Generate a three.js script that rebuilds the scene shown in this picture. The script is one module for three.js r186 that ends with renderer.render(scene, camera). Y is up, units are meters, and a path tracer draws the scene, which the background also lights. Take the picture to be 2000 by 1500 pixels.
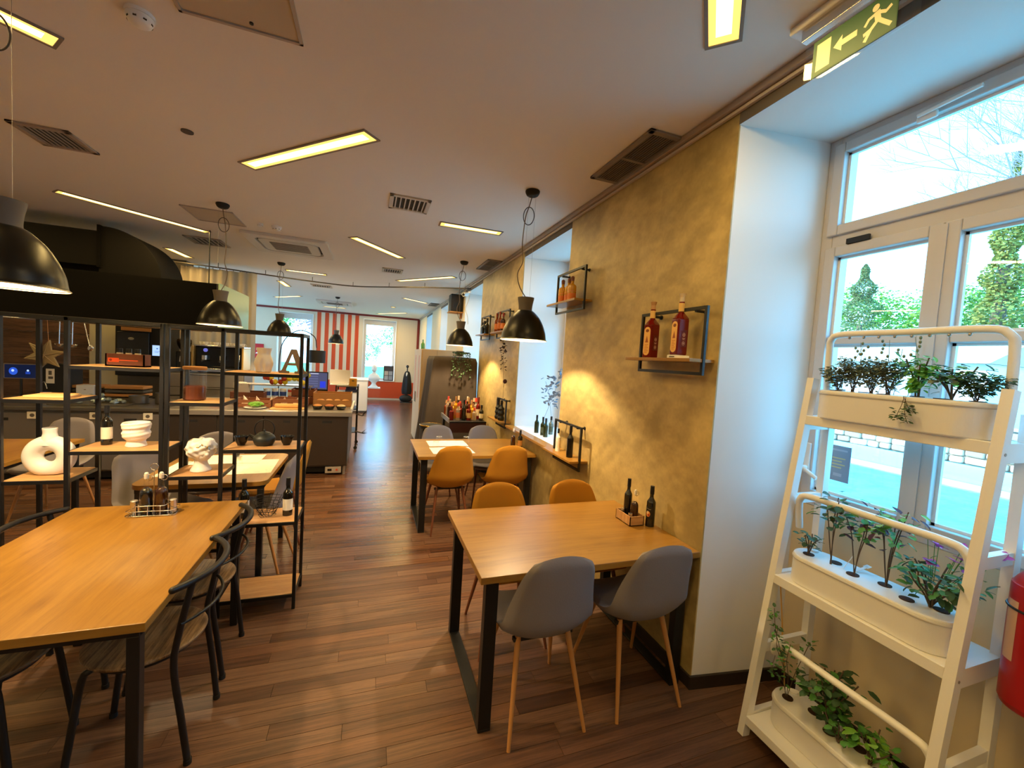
import * as THREE from 'three';
import { RoundedBoxGeometry } from 'three/addons/geometries/RoundedBoxGeometry.js';
import { mergeGeometries } from 'three/addons/utils/BufferGeometryUtils.js';
import { RectAreaLightUniformsLib } from 'three/addons/lights/RectAreaLightUniformsLib.js';
import { FontLoader } from 'three/addons/loaders/FontLoader.js';
import { TextGeometry } from 'three/addons/geometries/TextGeometry.js';

// ---------------------------------------------------------------- camera, sky, sun, exposure
RectAreaLightUniformsLib.init();
const scene = new THREE.Scene();
const CEIL = 3.05, WALL = 1.69;
const camera = new THREE.PerspectiveCamera(2 * Math.atan(750 / 797.8) * 180 / Math.PI, 2000 / 1500, 0.05, 200);
camera.position.set(0, 1.693, 0);
camera.rotation.order = 'YXZ';
camera.rotation.set(-3.1646 * Math.PI / 180, -19.2525 * Math.PI / 180, 3.5482 * Math.PI / 180);
const renderer = new THREE.WebGLRenderer({ antialias: true });
renderer.toneMapping = THREE.LinearToneMapping;
renderer.toneMappingExposure = 1.3;
renderer.shadowMap.enabled = true;
{ // clear morning sky: pale near the horizon, blue-green higher up, the same all round
  const W = 64, H = 64, d = new Float32Array(W * H * 4);
  for (let y = 0; y < H; y++) {
    const e = Math.max(0, (y + 0.5) / H - 0.5) * 2, t = Math.pow(Math.min(1, e * 2.2), 0.6);
    for (let x = 0; x < W; x++) {
      const o = (y * W + x) * 4;
      d[o] = 1.15 * (1 - t) + 0.08 * t; d[o + 1] = 2.4 * (1 - t) + 1.55 * t; d[o + 2] = 3.5 * (1 - t) + 3.2 * t; d[o + 3] = 1;
    }
  }
  const t = new THREE.DataTexture(d, W, H, THREE.RGBAFormat, THREE.FloatType);
  t.mapping = THREE.EquirectangularReflectionMapping; t.magFilter = THREE.LinearFilter; t.minFilter = THREE.LinearFilter; t.needsUpdate = true;
  scene.background = t; scene.backgroundIntensity = 2.3;
}
const sun = new THREE.DirectionalLight(new THREE.Color(1, 0.9, 0.72), 6.0);
sun.position.set(-24, 11, -22); sun.target.position.set(2, 0, -8); sun.castShadow = true; sun.name = 'sun';
Object.assign(sun.shadow.camera, { left: -30, right: 30, top: 30, bottom: -30, near: 1, far: 90 });
sun.shadow.mapSize.set(2048, 2048);
scene.add(sun, sun.target);
const WARM = new THREE.Color(1, 0.67, 0.22), PANEL = 50, BULB = 6.5;

// ---------------------------------------------------------------- helpers
let seed = 7;
const rnd = () => { seed = (seed + 0x6d2b79f5) | 0; let t = Math.imul(seed ^ (seed >>> 15), 1 | seed); t = (t + Math.imul(t ^ (t >>> 7), 61 | t)) ^ t; return ((t ^ (t >>> 14)) >>> 0) / 4294967296; };
const rr = (a, b) => a + (b - a) * rnd();
const V = (x, y, z) => new THREE.Vector3(x, y, z);
const taken = new Map();
const numbered = (n) => { const k = taken.get(n) ?? 0; taken.set(n, k + 1); return k ? n + '_' + String(k).padStart(3, '0') : n; };
const shade = (o) => { o.castShadow = true; o.receiveShadow = true; return o; };
function flat(g) {
  const h = g.index ? g.toNonIndexed() : g;
  for (const a of Object.keys(h.attributes)) if (!['position', 'normal', 'uv', 'color'].includes(a)) h.deleteAttribute(a);
  h.morphAttributes = {};
  if (!h.attributes.uv) h.setAttribute('uv', new THREE.BufferAttribute(new Float32Array(h.attributes.position.count * 2), 2));
  h.clearGroups();
  return h;
}
function join(gs) { gs = [].concat(gs); return gs.length === 1 ? gs[0] : mergeGeometries(gs.map(flat)); }
// uv in metres; u runs along the grain
function uvm(g, ax = 'x') {
  const p = g.attributes.position, n = g.attributes.normal, uv = new Float32Array(p.count * 2), A = 'xyz'.indexOf(ax);
  for (let i = 0; i < p.count; i++) {
    const P = [p.getX(i), p.getY(i), p.getZ(i)], N = [Math.abs(n.getX(i)), Math.abs(n.getY(i)), Math.abs(n.getZ(i))];
    const k = N[0] > N[1] && N[0] > N[2] ? 0 : N[1] > N[2] ? 1 : 2, rest = [0, 1, 2].filter((q) => q !== k), u = rest.includes(A) ? A : rest[0], v = rest.find((q) => q !== u);
    uv[i * 2] = P[u]; uv[i * 2 + 1] = P[v];
  }
  g.setAttribute('uv', new THREE.BufferAttribute(uv, 2));
  return g;
}
const B = (w, h, d, x = 0, y = 0, z = 0, r = 0, ax = 'x') => { const g = r ? new RoundedBoxGeometry(w, h, d, 2, Math.min(r, w / 2.01, h / 2.01, d / 2.01)) : new THREE.BoxGeometry(w, h, d); g.translate(x, y, z); return uvm(g, ax); };
const box = (x0, x1, y0, y1, z0, z1, r = 0, ax = 'x') => B(Math.abs(x1 - x0), Math.abs(y1 - y0), Math.abs(z1 - z0), (x0 + x1) / 2, (y0 + y1) / 2, (z0 + z1) / 2, r, ax);
const C = (r0, r1, h, x = 0, y = 0, z = 0, n = 20, open = false) => new THREE.CylinderGeometry(r0, r1, h, n, 1, open).translate(x, y, z);   // r0 top
const S = (r, x = 0, y = 0, z = 0, sx = 1, sy = 1, sz = 1, n = 14) => new THREE.SphereGeometry(r, n, Math.ceil(n * 0.7)).scale(sx, sy, sz).translate(x, y, z);
const lathe = (pts, n = 28) => new THREE.LatheGeometry(pts.map(([r, y]) => new THREE.Vector2(Math.max(r, 0.0001), y)), n);
const smoothLathe = (pts, n = 28, k = 30) => new THREE.LatheGeometry(new THREE.SplineCurve(pts.map(([r, y]) => new THREE.Vector2(Math.max(r, 0.0001), y))).getPoints(k), n);
const tube = (pts, r, seg = 24, n = 8, closed = false) => new THREE.TubeGeometry(new THREE.CatmullRomCurve3(pts.map((p) => V(...p)), closed, 'catmullrom', 0.5), seg, r, n, closed);
function bar(a, b, r, r2 = r, n = 10) { // tapered rod from a (radius r) to b (radius r2)
  const A = V(...a), D = V(...b).sub(A), L = D.length(), g = new THREE.CylinderGeometry(r2, r, L, n).translate(0, L / 2, 0);
  g.applyQuaternion(new THREE.Quaternion().setFromUnitVectors(V(0, 1, 0), D.normalize()));
  return g.translate(...a);
}
function beam(a, b, w, h) { // square bar
  const A = V(...a), D = V(...b).sub(A), L = D.length(), g = new THREE.BoxGeometry(w, L, h).translate(0, L / 2, 0);
  g.applyQuaternion(new THREE.Quaternion().setFromUnitVectors(V(0, 1, 0), D.normalize()));
  return g.translate(...a);
}
const ext = (pts, depth, bev = 0) => { const s = pts instanceof THREE.Shape ? pts : new THREE.Shape(pts.map((p) => new THREE.Vector2(...p))); return new THREE.ExtrudeGeometry(s, { depth, bevelEnabled: bev > 0, bevelSize: bev, bevelThickness: bev, bevelSegments: 2, curveSegments: 16 }); };
const plan = (pts, y0, y1) => ext(pts.map(([x, z]) => [x, -z]), y1 - y0).rotateX(-Math.PI / 2).translate(0, y0, 0);   // plan polygon (x, z) pulled up
function rrect(w, h, r) { const s = new THREE.Shape(), a = w / 2, b = h / 2; s.moveTo(-a + r, -b); s.lineTo(a - r, -b); s.absarc(a - r, -b + r, r, -Math.PI / 2, 0); s.lineTo(a, b - r); s.absarc(a - r, b - r, r, 0, Math.PI / 2); s.lineTo(-a + r, b); s.absarc(-a + r, b - r, r, Math.PI / 2, Math.PI); s.lineTo(-a, -b + r); s.absarc(-a + r, -b + r, r, Math.PI, 1.5 * Math.PI); return s; }
function part(name, geo, m, parent, label) { const o = shade(new THREE.Mesh(join(geo), m)); o.name = name; parent.add(o); if (label) o.userData.label = label; return o; }
function tag(o, label, category, group, kind) { o.userData = { ...o.userData, label, category }; if (group) o.userData.group = group; if (kind) o.userData.kind = kind; return o; }
function thing(name, label, category, [x, y, z] = [0, 0, 0], turn = 0, group) {
  const o = new THREE.Group(); o.name = numbered(name); o.position.set(x, y, z); o.rotation.y = turn; scene.add(o);
  return tag(o, label, category, group);
}
function solo(name, geo, m, label, category, [x, y, z] = [0, 0, 0], turn = 0, group) { const o = part(numbered(name), geo, m, scene); o.position.set(x, y, z); o.rotation.y = turn; return tag(o, label, category, group); }
function struct(name, label, category) { const o = new THREE.Group(); o.name = name; scene.add(o); return tag(o, label, category, null, 'structure'); }
function dup(o, [x, y, z], turn, label, group) { const c = o.clone(); c.name = numbered(o.name.replace(/_\d{3}$/, '')); c.userData = { ...o.userData, label: label ?? o.userData.label }; if (group) c.userData.group = group; c.position.set(x, y, z); c.rotation.y = turn; scene.add(c); return c; }

// ---------------------------------------------------------------- textures and materials
function noise2(px, py, sd) { // value noise that repeats every px, py cells
  const t = new Float32Array(px * py); let s = sd * 7919 + 13; for (let i = 0; i < t.length; i++) { s = (Math.imul(s, 1664525) + 1013904223) | 0; t[i] = ((s >>> 8) & 0xffff) / 65535; }
  return (x, y) => { const ix = Math.floor(x), iy = Math.floor(y); let fx = x - ix, fy = y - iy; fx = fx * fx * (3 - 2 * fx); fy = fy * fy * (3 - 2 * fy);
    const a = ((ix % px) + px) % px, b = (a + 1) % px, c = ((iy % py) + py) % py, d = (c + 1) % py;
    return (t[c * px + a] * (1 - fx) + t[c * px + b] * fx) * (1 - fy) + (t[d * px + a] * (1 - fx) + t[d * px + b] * fx) * fy; };
}
function tex(W, H, f, mw, mh, srgb = true) {
  const d = new Uint8Array(W * H * 4);
  for (let y = 0; y < H; y++) for (let x = 0; x < W; x++) { const c = f(x / W, y / H), o = (y * W + x) * 4; for (let k = 0; k < 3; k++) d[o + k] = Math.max(0, Math.min(255, c[k])); d[o + 3] = 255; }
  const t = new THREE.DataTexture(d, W, H); t.wrapS = t.wrapT = THREE.RepeatWrapping; t.magFilter = THREE.LinearFilter; t.minFilter = THREE.LinearMipmapLinearFilter; t.generateMipmaps = true;
  if (srgb) t.colorSpace = THREE.SRGBColorSpace; t.repeat.set(1 / mw, 1 / mh); t.needsUpdate = true; return t;
}
function canvasTex(w, h, draw) { const c = document.createElement('canvas'); c.width = w; c.height = h; draw(c.getContext('2d'), w, h); const t = new THREE.CanvasTexture(c); t.colorSpace = THREE.SRGBColorSpace; return t; }
const mixc = (a, b, t) => [0, 1, 2].map((i) => a[i] + (b[i] - a[i]) * t);
function woodTex(W, H, mw, mh, light, dark, sd, knots = 6, streak = 1) {
  const n1 = noise2(6, 60, sd), n2 = noise2(24, 220, sd + 1), n3 = noise2(5, 8, sd + 2), n4 = noise2(3, 14, sd + 3), n5 = noise2(90, 400, sd + 4);
  const ks = []; let s = sd; const q = () => { s = (Math.imul(s, 1103515245) + 12345) | 0; return ((s >>> 8) & 0xffff) / 65535; };
  for (let i = 0; i < knots; i++) ks.push([q(), q(), 0.012 + q() * 0.02]);
  return tex(W, H, (u, v) => {
    const w = v + (n3(u * 5, v * 8) - 0.5) * 0.05;
    let t = 0.42 * n1(u * 6, w * 60) + 0.3 * n2(u * 24, w * 220) + 0.38 * n4(u * 3, w * 14) + 0.18 * (n5(u * 90, v * 400) - 0.5) - 0.1;
    t = Math.pow(Math.max(0, Math.min(1, t)), 1.5) * 1.25 * streak;
    for (const [kx, ky, kr] of ks) { const dx = (u - kx) * mw, dy = (v - ky) * mh, d2 = Math.sqrt(dx * dx / 9 + dy * dy) / kr; if (d2 < 1) t += (1 - d2) * 0.5; }
    return mixc(light, dark, Math.min(1, t));
  }, mw, mh);
}
const T = {
  oak: woodTex(1024, 512, 1.6, 0.8, [158, 115, 46], [124, 84, 30], 11, 12, 0.8),
  pale: woodTex(512, 256, 0.9, 0.45, [206, 160, 108], [166, 118, 70], 31, 3),
  seat: woodTex(512, 256, 0.7, 0.35, [168, 134, 92], [86, 62, 40], 53, 4, 1.3),
  brown: woodTex(512, 512, 2.4, 1.8, [118, 84, 64], [62, 43, 35], 71, 0, 1.4),
  plank: woodTex(1024, 256, 1.3, 0.33, [124, 89, 65], [74, 51, 38], 91, 0, 1.15),
};
{ const a = noise2(5, 5, 3), b = noise2(13, 13, 4), c = noise2(40, 60, 5), e = noise2(160, 160, 6), st = noise2(9, 30, 8);
  T.plaster = tex(1024, 1024, (u, v) => { const w = (u * 0.7 + v * 0.7), t = 0.38 * a(u * 5, v * 5) + 0.3 * b(u * 13 + a(u * 5, v * 5), v * 13) + 0.2 * c(u * 40, v * 60) + 0.1 * e(u * 160, v * 160) + 0.14 * st(w * 9, (u - v) * 30); return mixc([146, 125, 78], [206, 180, 118], Math.max(0, Math.min(1, (t - 0.28) * 1.7))); }, 2.2, 2.2);
  const f1 = noise2(128, 128, 21), f2 = noise2(40, 40, 22);
  T.weave = tex(256, 256, (u, v) => { const t = 150 + 80 * (f1(u * 128, v * 128) - 0.5) + 50 * (f2(u * 40, v * 40) - 0.5) + 14 * Math.sin(u * 400) * Math.sin(v * 400); return [t, t, t]; }, 0.12, 0.12, false);
  T.fine = tex(256, 256, (u, v) => { const t = 128 + 110 * (f1(u * 128, v * 128) - 0.5); return [t, t, t]; }, 0.5, 0.5, false);
  const m1 = noise2(12, 12, 41), m2 = noise2(60, 60, 42);
  T.earth = tex(256, 256, (u, v) => { const t = 0.6 * m1(u * 12, v * 12) + 0.4 * m2(u * 60, v * 60); return mixc([176, 176, 172], [214, 214, 210], t); }, 3, 3);
  T.grass = tex(256, 256, (u, v) => { const t = 0.5 * m1(u * 12, v * 12) + 0.5 * m2(u * 60, v * 60); return mixc([74, 116, 40], [132, 168, 66], t); }, 3, 3);
}
const hex = (c) => new THREE.Color(c);
const std = (color, roughness = 0.6, o = {}) => new THREE.MeshStandardMaterial({ color: hex(color), roughness, ...o });
const phy = (color, roughness, o = {}) => new THREE.MeshPhysicalMaterial({ color: hex(color), roughness, ...o });
const M = {
  oak: std('#ffffff', 0.3, { map: T.oak }), pale: std('#ffffff', 0.5, { map: T.pale }), seat: std('#ffffff', 0.5, { map: T.seat }), brown: std('#ffffff', 0.55, { map: T.brown }),
  olive: std('#ffffff', 0.5, { map: T.plaster, bumpMap: T.fine, bumpScale: 0.0006 }), white: std('#e9e7e4', 0.75), ceil: std('#e8e2da', 0.85), cream: std('#d8c6a4', 0.8), greyWall: std('#dcd5cb', 0.8),
  black: std('#17171a', 0.42, { metalness: 0.2 }), blackMatte: std('#141315', 0.7), blackGloss: std('#0e0e10', 0.18), steel: std('#b0a9a1', 0.34, { metalness: 0.7 }), chrome: std('#d2d2d4', 0.14, { metalness: 1 }), darkSteel: std('#5a5550', 0.4, { metalness: 0.4 }),
  counter: std('#6e665f', 0.45, { metalness: 0.2 }), frame: std('#c9c4c2', 0.45), standWhite: std('#f0eeea', 0.42), planter: std('#eceae7', 0.35), skirt: std('#2c211c', 0.5),
  grey: phy('#857d7e', 0.95, { sheen: 0.25, sheenRoughness: 0.6, bumpMap: T.weave, bumpScale: 0.0016 }), mustard: phy('#b47a17', 0.9, { sheen: 0.3, sheenRoughness: 0.6, bumpMap: T.weave, bumpScale: 0.0006 }),
  steelDoor: std('#554b43', 0.36, { metalness: 0.75 }), legOak: std('#b98148', 0.5), legDark: std('#6b3a22', 0.5), ceramic: std('#eee9e2', 0.45), iron: std('#2f3332', 0.45, { metalness: 0.4 }), red: std('#a01218', 0.3), orange: std('#c8481c', 0.65), darkRed: std('#7a1f16', 0.55), paper: std('#efe9da', 0.85), cork: std('#b98a5c', 0.85), card: std('#b07a42', 0.8), label: std('#ece2cf', 0.7),
  pane: phy('#ffffff', 0.0, { transmission: 1, thickness: 0, ior: 1.45 }), clear: phy('#ffffff', 0.02, { transmission: 1, thickness: 0, ior: 1.45 }), darkGlass: phy('#14120e', 0.08, { clearcoat: 0.4 }), greenGlass: phy('#1f2a18', 0.1), amber: phy('#8a3a0c', 0.1, { transmission: 0.35, thickness: 0 }), redGlass: phy('#7a1410', 0.12, { transmission: 0.3, thickness: 0 }), yellowGlass: phy('#e0a41c', 0.15, { transmission: 0.3, thickness: 0 }), brownGlass: phy('#3a1c0c', 0.1, { transmission: 0.15, thickness: 0 }),
  shadeIn: std('#e9dcc2', 0.6), stone: std('#8d867d', 0.85), neck: std('#5d544d', 0.8), tarp: std('#3d342d', 0.9), grille: std('#2b2725', 0.7), greyVent: std('#8a7f76', 0.6), soil: std('#3a2417', 0.95),
  leafA: phy('#4f8f38', 0.7, { transmission: 0.25, thickness: 0, side: THREE.DoubleSide }), leafB: phy('#3d5f3a', 0.75, { transmission: 0.15, thickness: 0, side: THREE.DoubleSide }), leafC: phy('#82c03c', 0.7, { transmission: 0.35, thickness: 0, side: THREE.DoubleSide }), leafP: std('#4a2534', 0.75, { side: THREE.DoubleSide }), leafG: std('#7f8c74', 0.85, { side: THREE.DoubleSide }), petal: phy('#c257b8', 0.7, { transmission: 0.3, thickness: 0, side: THREE.DoubleSide }), stem: std('#5a4a3c', 0.8), dry: std('#3a2a26', 0.85, { side: THREE.DoubleSide }),
};
M.olive.map.repeat.set(1 / 2.2, 1 / 2.2);
const glow = (c, k) => new THREE.MeshStandardMaterial({ color: 0x111111, emissive: c, emissiveIntensity: k, roughness: 0.6 });
M.panelGlow = glow(new THREE.Color(1, 0.6, 0.12), 1.5); M.tubeGlow = glow(new THREE.Color(1, 0.78, 0.34), 2.6); const ORD = ['first', 'second', 'third', 'fourth', 'fifth', 'sixth', 'seventh', 'eighth', 'ninth', 'tenth']; M.bulb = glow(new THREE.Color(1, 0.8, 0.5), 4);

// ================================================================ THE SETTING
{ // floor: single boards across the room near the camera, the far boards joined
  const floor = struct('floor', 'dark brown hardwood plank floor running across the room', 'floor');
  part('subfloor', box(-6.2, 2.5, -0.25, -0.0125, -15.9, 6), std('#2a1c14', 0.8), floor);
  const PW = 0.082, tones = ['#ffffff', '#e6dcd4', '#cdbfb5', '#fff2e2', '#b4a49a', '#f2dcc6'].map((c, i) => { const m = T.plank.clone(); m.offset.set(i * 0.37, i * 0.21); m.needsUpdate = true; return std(c, 0.48, { map: m, bumpMap: m, bumpScale: 0.0005 }); });
  const lens = [0.62, 0.78, 0.94, 1.1, 1.26], geos = lens.map((l) => [0, 1, 2].map((k) => { const g = B(l - 0.0016, 0.012, PW - 0.0018, 0, -0.006, 0); const uv = g.attributes.uv; for (let i = 0; i < uv.count; i++) uv.setXY(i, uv.getX(i) + k * 0.41, uv.getY(i) + k * 0.107); return g; }));
  const far = [];
  for (let row = 0; ; row++) {
    const z = -0.62 - row * PW; if (z < -15.75) break;
    let x = -6.1 - rr(0, 0.9);
    while (x < 2.3) {
      const li = Math.floor(rnd() * 5), L = lens[li], cx = x + L / 2, near = z > -3.3 && x + L > -1.75 + (z + 0.6) * 0.2 && x < 2.25, ti = Math.floor(rnd() * rnd() * 6.5) % 6, gi = Math.floor(rnd() * 3);
      x += L;
      if (near) { const o = part('plank', geos[li][gi], tones[ti], floor); o.position.set(cx, rr(-0.0006, 0), z); }
      else { const g = geos[li][gi].clone().translate(cx, 0, z), c = new THREE.Color(['#ffffff', '#e6dcd4', '#cdbfb5', '#fff2e2', '#b4a49a', '#f2dcc6'][ti]), a = new Float32Array(g.attributes.position.count * 3); for (let i = 0; i < a.length; i += 3) { a[i] = c.r; a[i + 1] = c.g; a[i + 2] = c.b; } g.setAttribute('color', new THREE.BufferAttribute(a, 3)); far.push(g); }
    }
  }
  for (let row = 0; row < 80; row++) { const g = B(8.4, 0.012, PW - 0.0018, -1.9, -0.006, -0.62 + (row + 1) * PW); const a = new Float32Array(g.attributes.position.count * 3).fill(0.85); g.setAttribute('color', new THREE.BufferAttribute(a, 3)); far.push(g); }
  const f = part('board_field', far, std('#ffffff', 0.25, { map: T.plank, vertexColors: true }), floor); f.userData.kind = 'stuff';
}
{ const c = struct('ceiling', 'plain off white plaster ceiling with recessed fittings', 'ceiling'); part('slab', box(-6.2, 2.5, CEIL, CEIL + 0.2, -15.9, 6), M.ceil, c); }
const OPEN = [[-1.645, -0.47], [-4.67, -3.44], [-7.87, -6.58], [-10.83, -9.79], [-13.65, -12.39]], SPLAY = 0.075, XO = 2.24, XE = 2.46, ALL = [[4.25, 5.45], [1.35, 2.55], ...OPEN];
{ // right wall: piers between splayed window openings
  const w = struct('wall_right', 'right wall with olive plaster piers between deep white window reveals', 'wall');
  const edges = [6, ...ALL.flatMap(([a, b]) => [b, a]), -15.9];
  for (let i = 0; i < edges.length; i += 2) {
    const a = edges[i + 1], b = edges[i], sa = i + 1 === edges.length - 1 ? 0 : SPLAY, sb = i === 0 ? 0 : SPLAY;
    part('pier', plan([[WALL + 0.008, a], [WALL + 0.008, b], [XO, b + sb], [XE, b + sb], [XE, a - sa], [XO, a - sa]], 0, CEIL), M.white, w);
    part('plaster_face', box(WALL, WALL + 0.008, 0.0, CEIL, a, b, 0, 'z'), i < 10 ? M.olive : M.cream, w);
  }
  ALL.forEach(([a, b], i) => {
    part('lintel', box(WALL, XE, 2.94, CEIL, a + 0.001, b - 0.001), M.white, w);
    part('lintel_face', box(WALL - 0.002, WALL, 2.94, CEIL, a, b), M.neck, w);
    if (i === 2) part('apron', box(XO, XE, 0, 1.03, a + 0.001, b - 0.001), M.cream, w);
    else part('apron', box(WALL, XE, 0, 0.885, a - 0.0, b + 0.0), M.olive, w);
  });
  const bb = struct('baseboard_right', 'dark brown baseboard along the right wall', 'baseboard');
  for (let i = 0; i < edges.length; i += 2) part('board', box(WALL - 0.014, WALL, 0, 0.07, edges[i + 1], edges[i], 0.003), M.skirt, bb);
  part('board', plan([[WALL - 0.014, -1.645], [WALL - 0.014, -1.631], [XO, -1.557], [XO, -1.571]], 0, 0.07), M.skirt, bb);
  part('board', box(XO - 0.014, XO, 0, 0.07, -1.56, -0.56), M.skirt, bb);
  const tr = struct('trim_1', 'pale metal rail running along the top of the right wall', 'rail');
  part('rail_body', box(WALL - 0.045, WALL - 0.005, CEIL - 0.035, CEIL - 0.002, -15.6, 5.9, 0.004), std('#a79585', 0.5), tr);
  part('rail_lip', box(WALL - 0.022, WALL - 0.004, CEIL - 0.055, CEIL - 0.04, -15.6, 5.9), std('#c9bcae', 0.45), tr);
}
function windowFrame(n, z0, z1, y0, y1, big, label) { // frame in the plane x = XO, z0 < z1
  const o = struct('window_' + n, label, 'window'), x0 = XO, x1 = XO + 0.07, fw = 0.055;
  const F = (a, b, c, d, dx = 0, dd = 0) => box(x0 + dx, x1 + dd, c, d, a, b, 0.006);
  part('frame', [F(z0, z0 + fw, y0, y1), F(z1 - fw, z1, y0, y1), F(z0 + fw, z1 - fw, y0, y0 + fw), F(z0 + fw, z1 - fw, y1 - fw, y1)], M.frame, o);
  const zm = (z0 + z1) / 2, yt = y1 - (big ? 0.5 : 0.55);
  part('transom', F(z0 + fw, z1 - fw, yt - 0.075, yt + 0.01), M.frame, o);
  const sash = (a, b, c, d, mid) => {
    const s = 0.05, r = [F(a, a + s, c, d, -0.018, -0.02), F(b - s, b, c, d, -0.018, -0.02), F(a + s, b - s, c, c + s, -0.017, -0.02), F(a + s, b - s, d - s, d, -0.017, -0.02)];
    if (mid) r.push(F(a + s, b - s, mid - 0.02, mid + 0.02, -0.01, -0.02));
    part('sash', r, M.frame, o);
    const g = (e, f) => part('pane', box(XO + 0.02, XO + 0.024, e, f, a + s, b - s), M.pane, o);
    const gb = (e, f) => part('glazing_bead', [box(XO + 0.018, XO + 0.034, e, f, a + s - 0.001, a + s + 0.012), box(XO + 0.018, XO + 0.034, e, f, b - s - 0.012, b - s + 0.001), box(XO + 0.018, XO + 0.034, e - 0.001, e + 0.012, a + s, b - s), box(XO + 0.018, XO + 0.034, f - 0.012, f + 0.001, a + s, b - s)], M.white, o);
    if (mid) { g(c + s, mid - 0.02); g(mid + 0.02, d - s); gb(c + s, mid - 0.02); gb(mid + 0.02, d - s); } else { g(c + s, d - s); gb(c + s, d - s); }
  };
  sash(z0 + fw - 0.02, z1 - fw + 0.02, yt, y1 - fw + 0.02);
  sash(z0 + fw - 0.02, zm - 0.0015, y0 + fw - 0.02, yt - 0.06, big ? 1.9 : null); part('meeting_strip', box(x0 - 0.024, x0 - 0.0185, y0 + fw - 0.01, yt - 0.07, zm - 0.012, zm + 0.012), M.frame, o); sash(zm + 0.0015, z1 - fw + 0.02, y0 + fw - 0.02, yt - 0.06, big ? 1.9 : null);
  if (big) {
    part('window_handle', [box(XO - 0.03, XO - 0.018, 1.2, 1.36, z0 + 0.045, z0 + 0.075, 0.006), bar([XO - 0.03, 1.23, z0 + 0.06], [XO - 0.06, 1.23, z0 + 0.06], 0.011), bar([XO - 0.06, 1.235, z0 + 0.055], [XO - 0.06, 1.19, z0 + 0.14], 0.01)], M.white, o, 'white lever handle');
    part('transom_lever', [box(XO - 0.035, XO - 0.018, 2.835, 2.865, -1.19, -1.12, 0.006), bar([XO - 0.045, 2.86, -1.18], [XO - 0.045, 2.875, -0.98], 0.008)], M.white, o, 'white transom lever');
    part('hinge', box(XO - 0.025, XO - 0.012, yt - 0.06, yt - 0.035, z0 + 0.14, z0 + 0.24), M.black, o, 'dark metal hinge');
    part('glass_sticker', new THREE.BoxGeometry(0.003, 0.18, 0.105).translate(XO + 0.018, 1.28, z0 + 0.1875), new THREE.MeshStandardMaterial({ map: canvasTex(96, 160, (c) => { c.fillStyle = '#93a3b6'; c.fillRect(0, 0, 96, 160); c.fillStyle = '#d8d296'; for (let i = 0; i < 4; i++) c.fillRect(20, 54 + i * 14, 56 - (i % 2) * 14, 5); c.fillStyle = '#b4bfcc'; c.fillRect(14, 16, 68, 8); c.fillRect(30, 124, 36, 14); }), roughness: 0.6 }), o, 'grey blue notice stuck on the glass');
  }
  return o;
}
windowFrame(1, OPEN[0][0] + SPLAY, OPEN[0][1] - SPLAY, 1.03, 2.94, true, 'large white framed window behind the plant stand');
[2, 3, 4, 5].forEach((n) => windowFrame(n, OPEN[n - 1][0] + SPLAY, OPEN[n - 1][1] - SPLAY, 0.885, 2.94, false, ['', '', 'white framed window with small oil bottles on its sill', 'white framed window beyond the hanging speaker pier', 'narrow white window past the beige cabinet', 'far white window nearest the striped end wall'][n]));
[[8, ALL[1]], [9, ALL[0]]].forEach(([n, [a, b]]) => windowFrame(n, a + SPLAY, b - SPLAY, 0.885, 2.94, false, n === 8 ? 'white framed window behind the camera on the right wall' : 'last white framed window behind the camera on the right wall'));
{ // window sills
  const s = struct('trim_2', 'window sill whitened like daylight glare on wood, with an oak front board', 'window sill');
  part('sill_slab', box(WALL, XO, 0.885, 0.912, -4.66, -3.445, 0.004), M.white, s); part('front_board', box(1.585, WALL, 0.888, 0.914, -4.7, -3.42, 0.004, 'z'), M.oak, s);  // slab is white in place of daylight glare on a wood sill
  const s2 = struct('trim_3', 'plain white window sills further down the right wall', 'window sill');
  for (const [a, b] of OPEN.slice(2)) part('sill_slab', box(WALL - 0.02, XO, 0.885, 0.91, a, b, 0.004), M.white, s2);
}
const FZ = -15.65;
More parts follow.
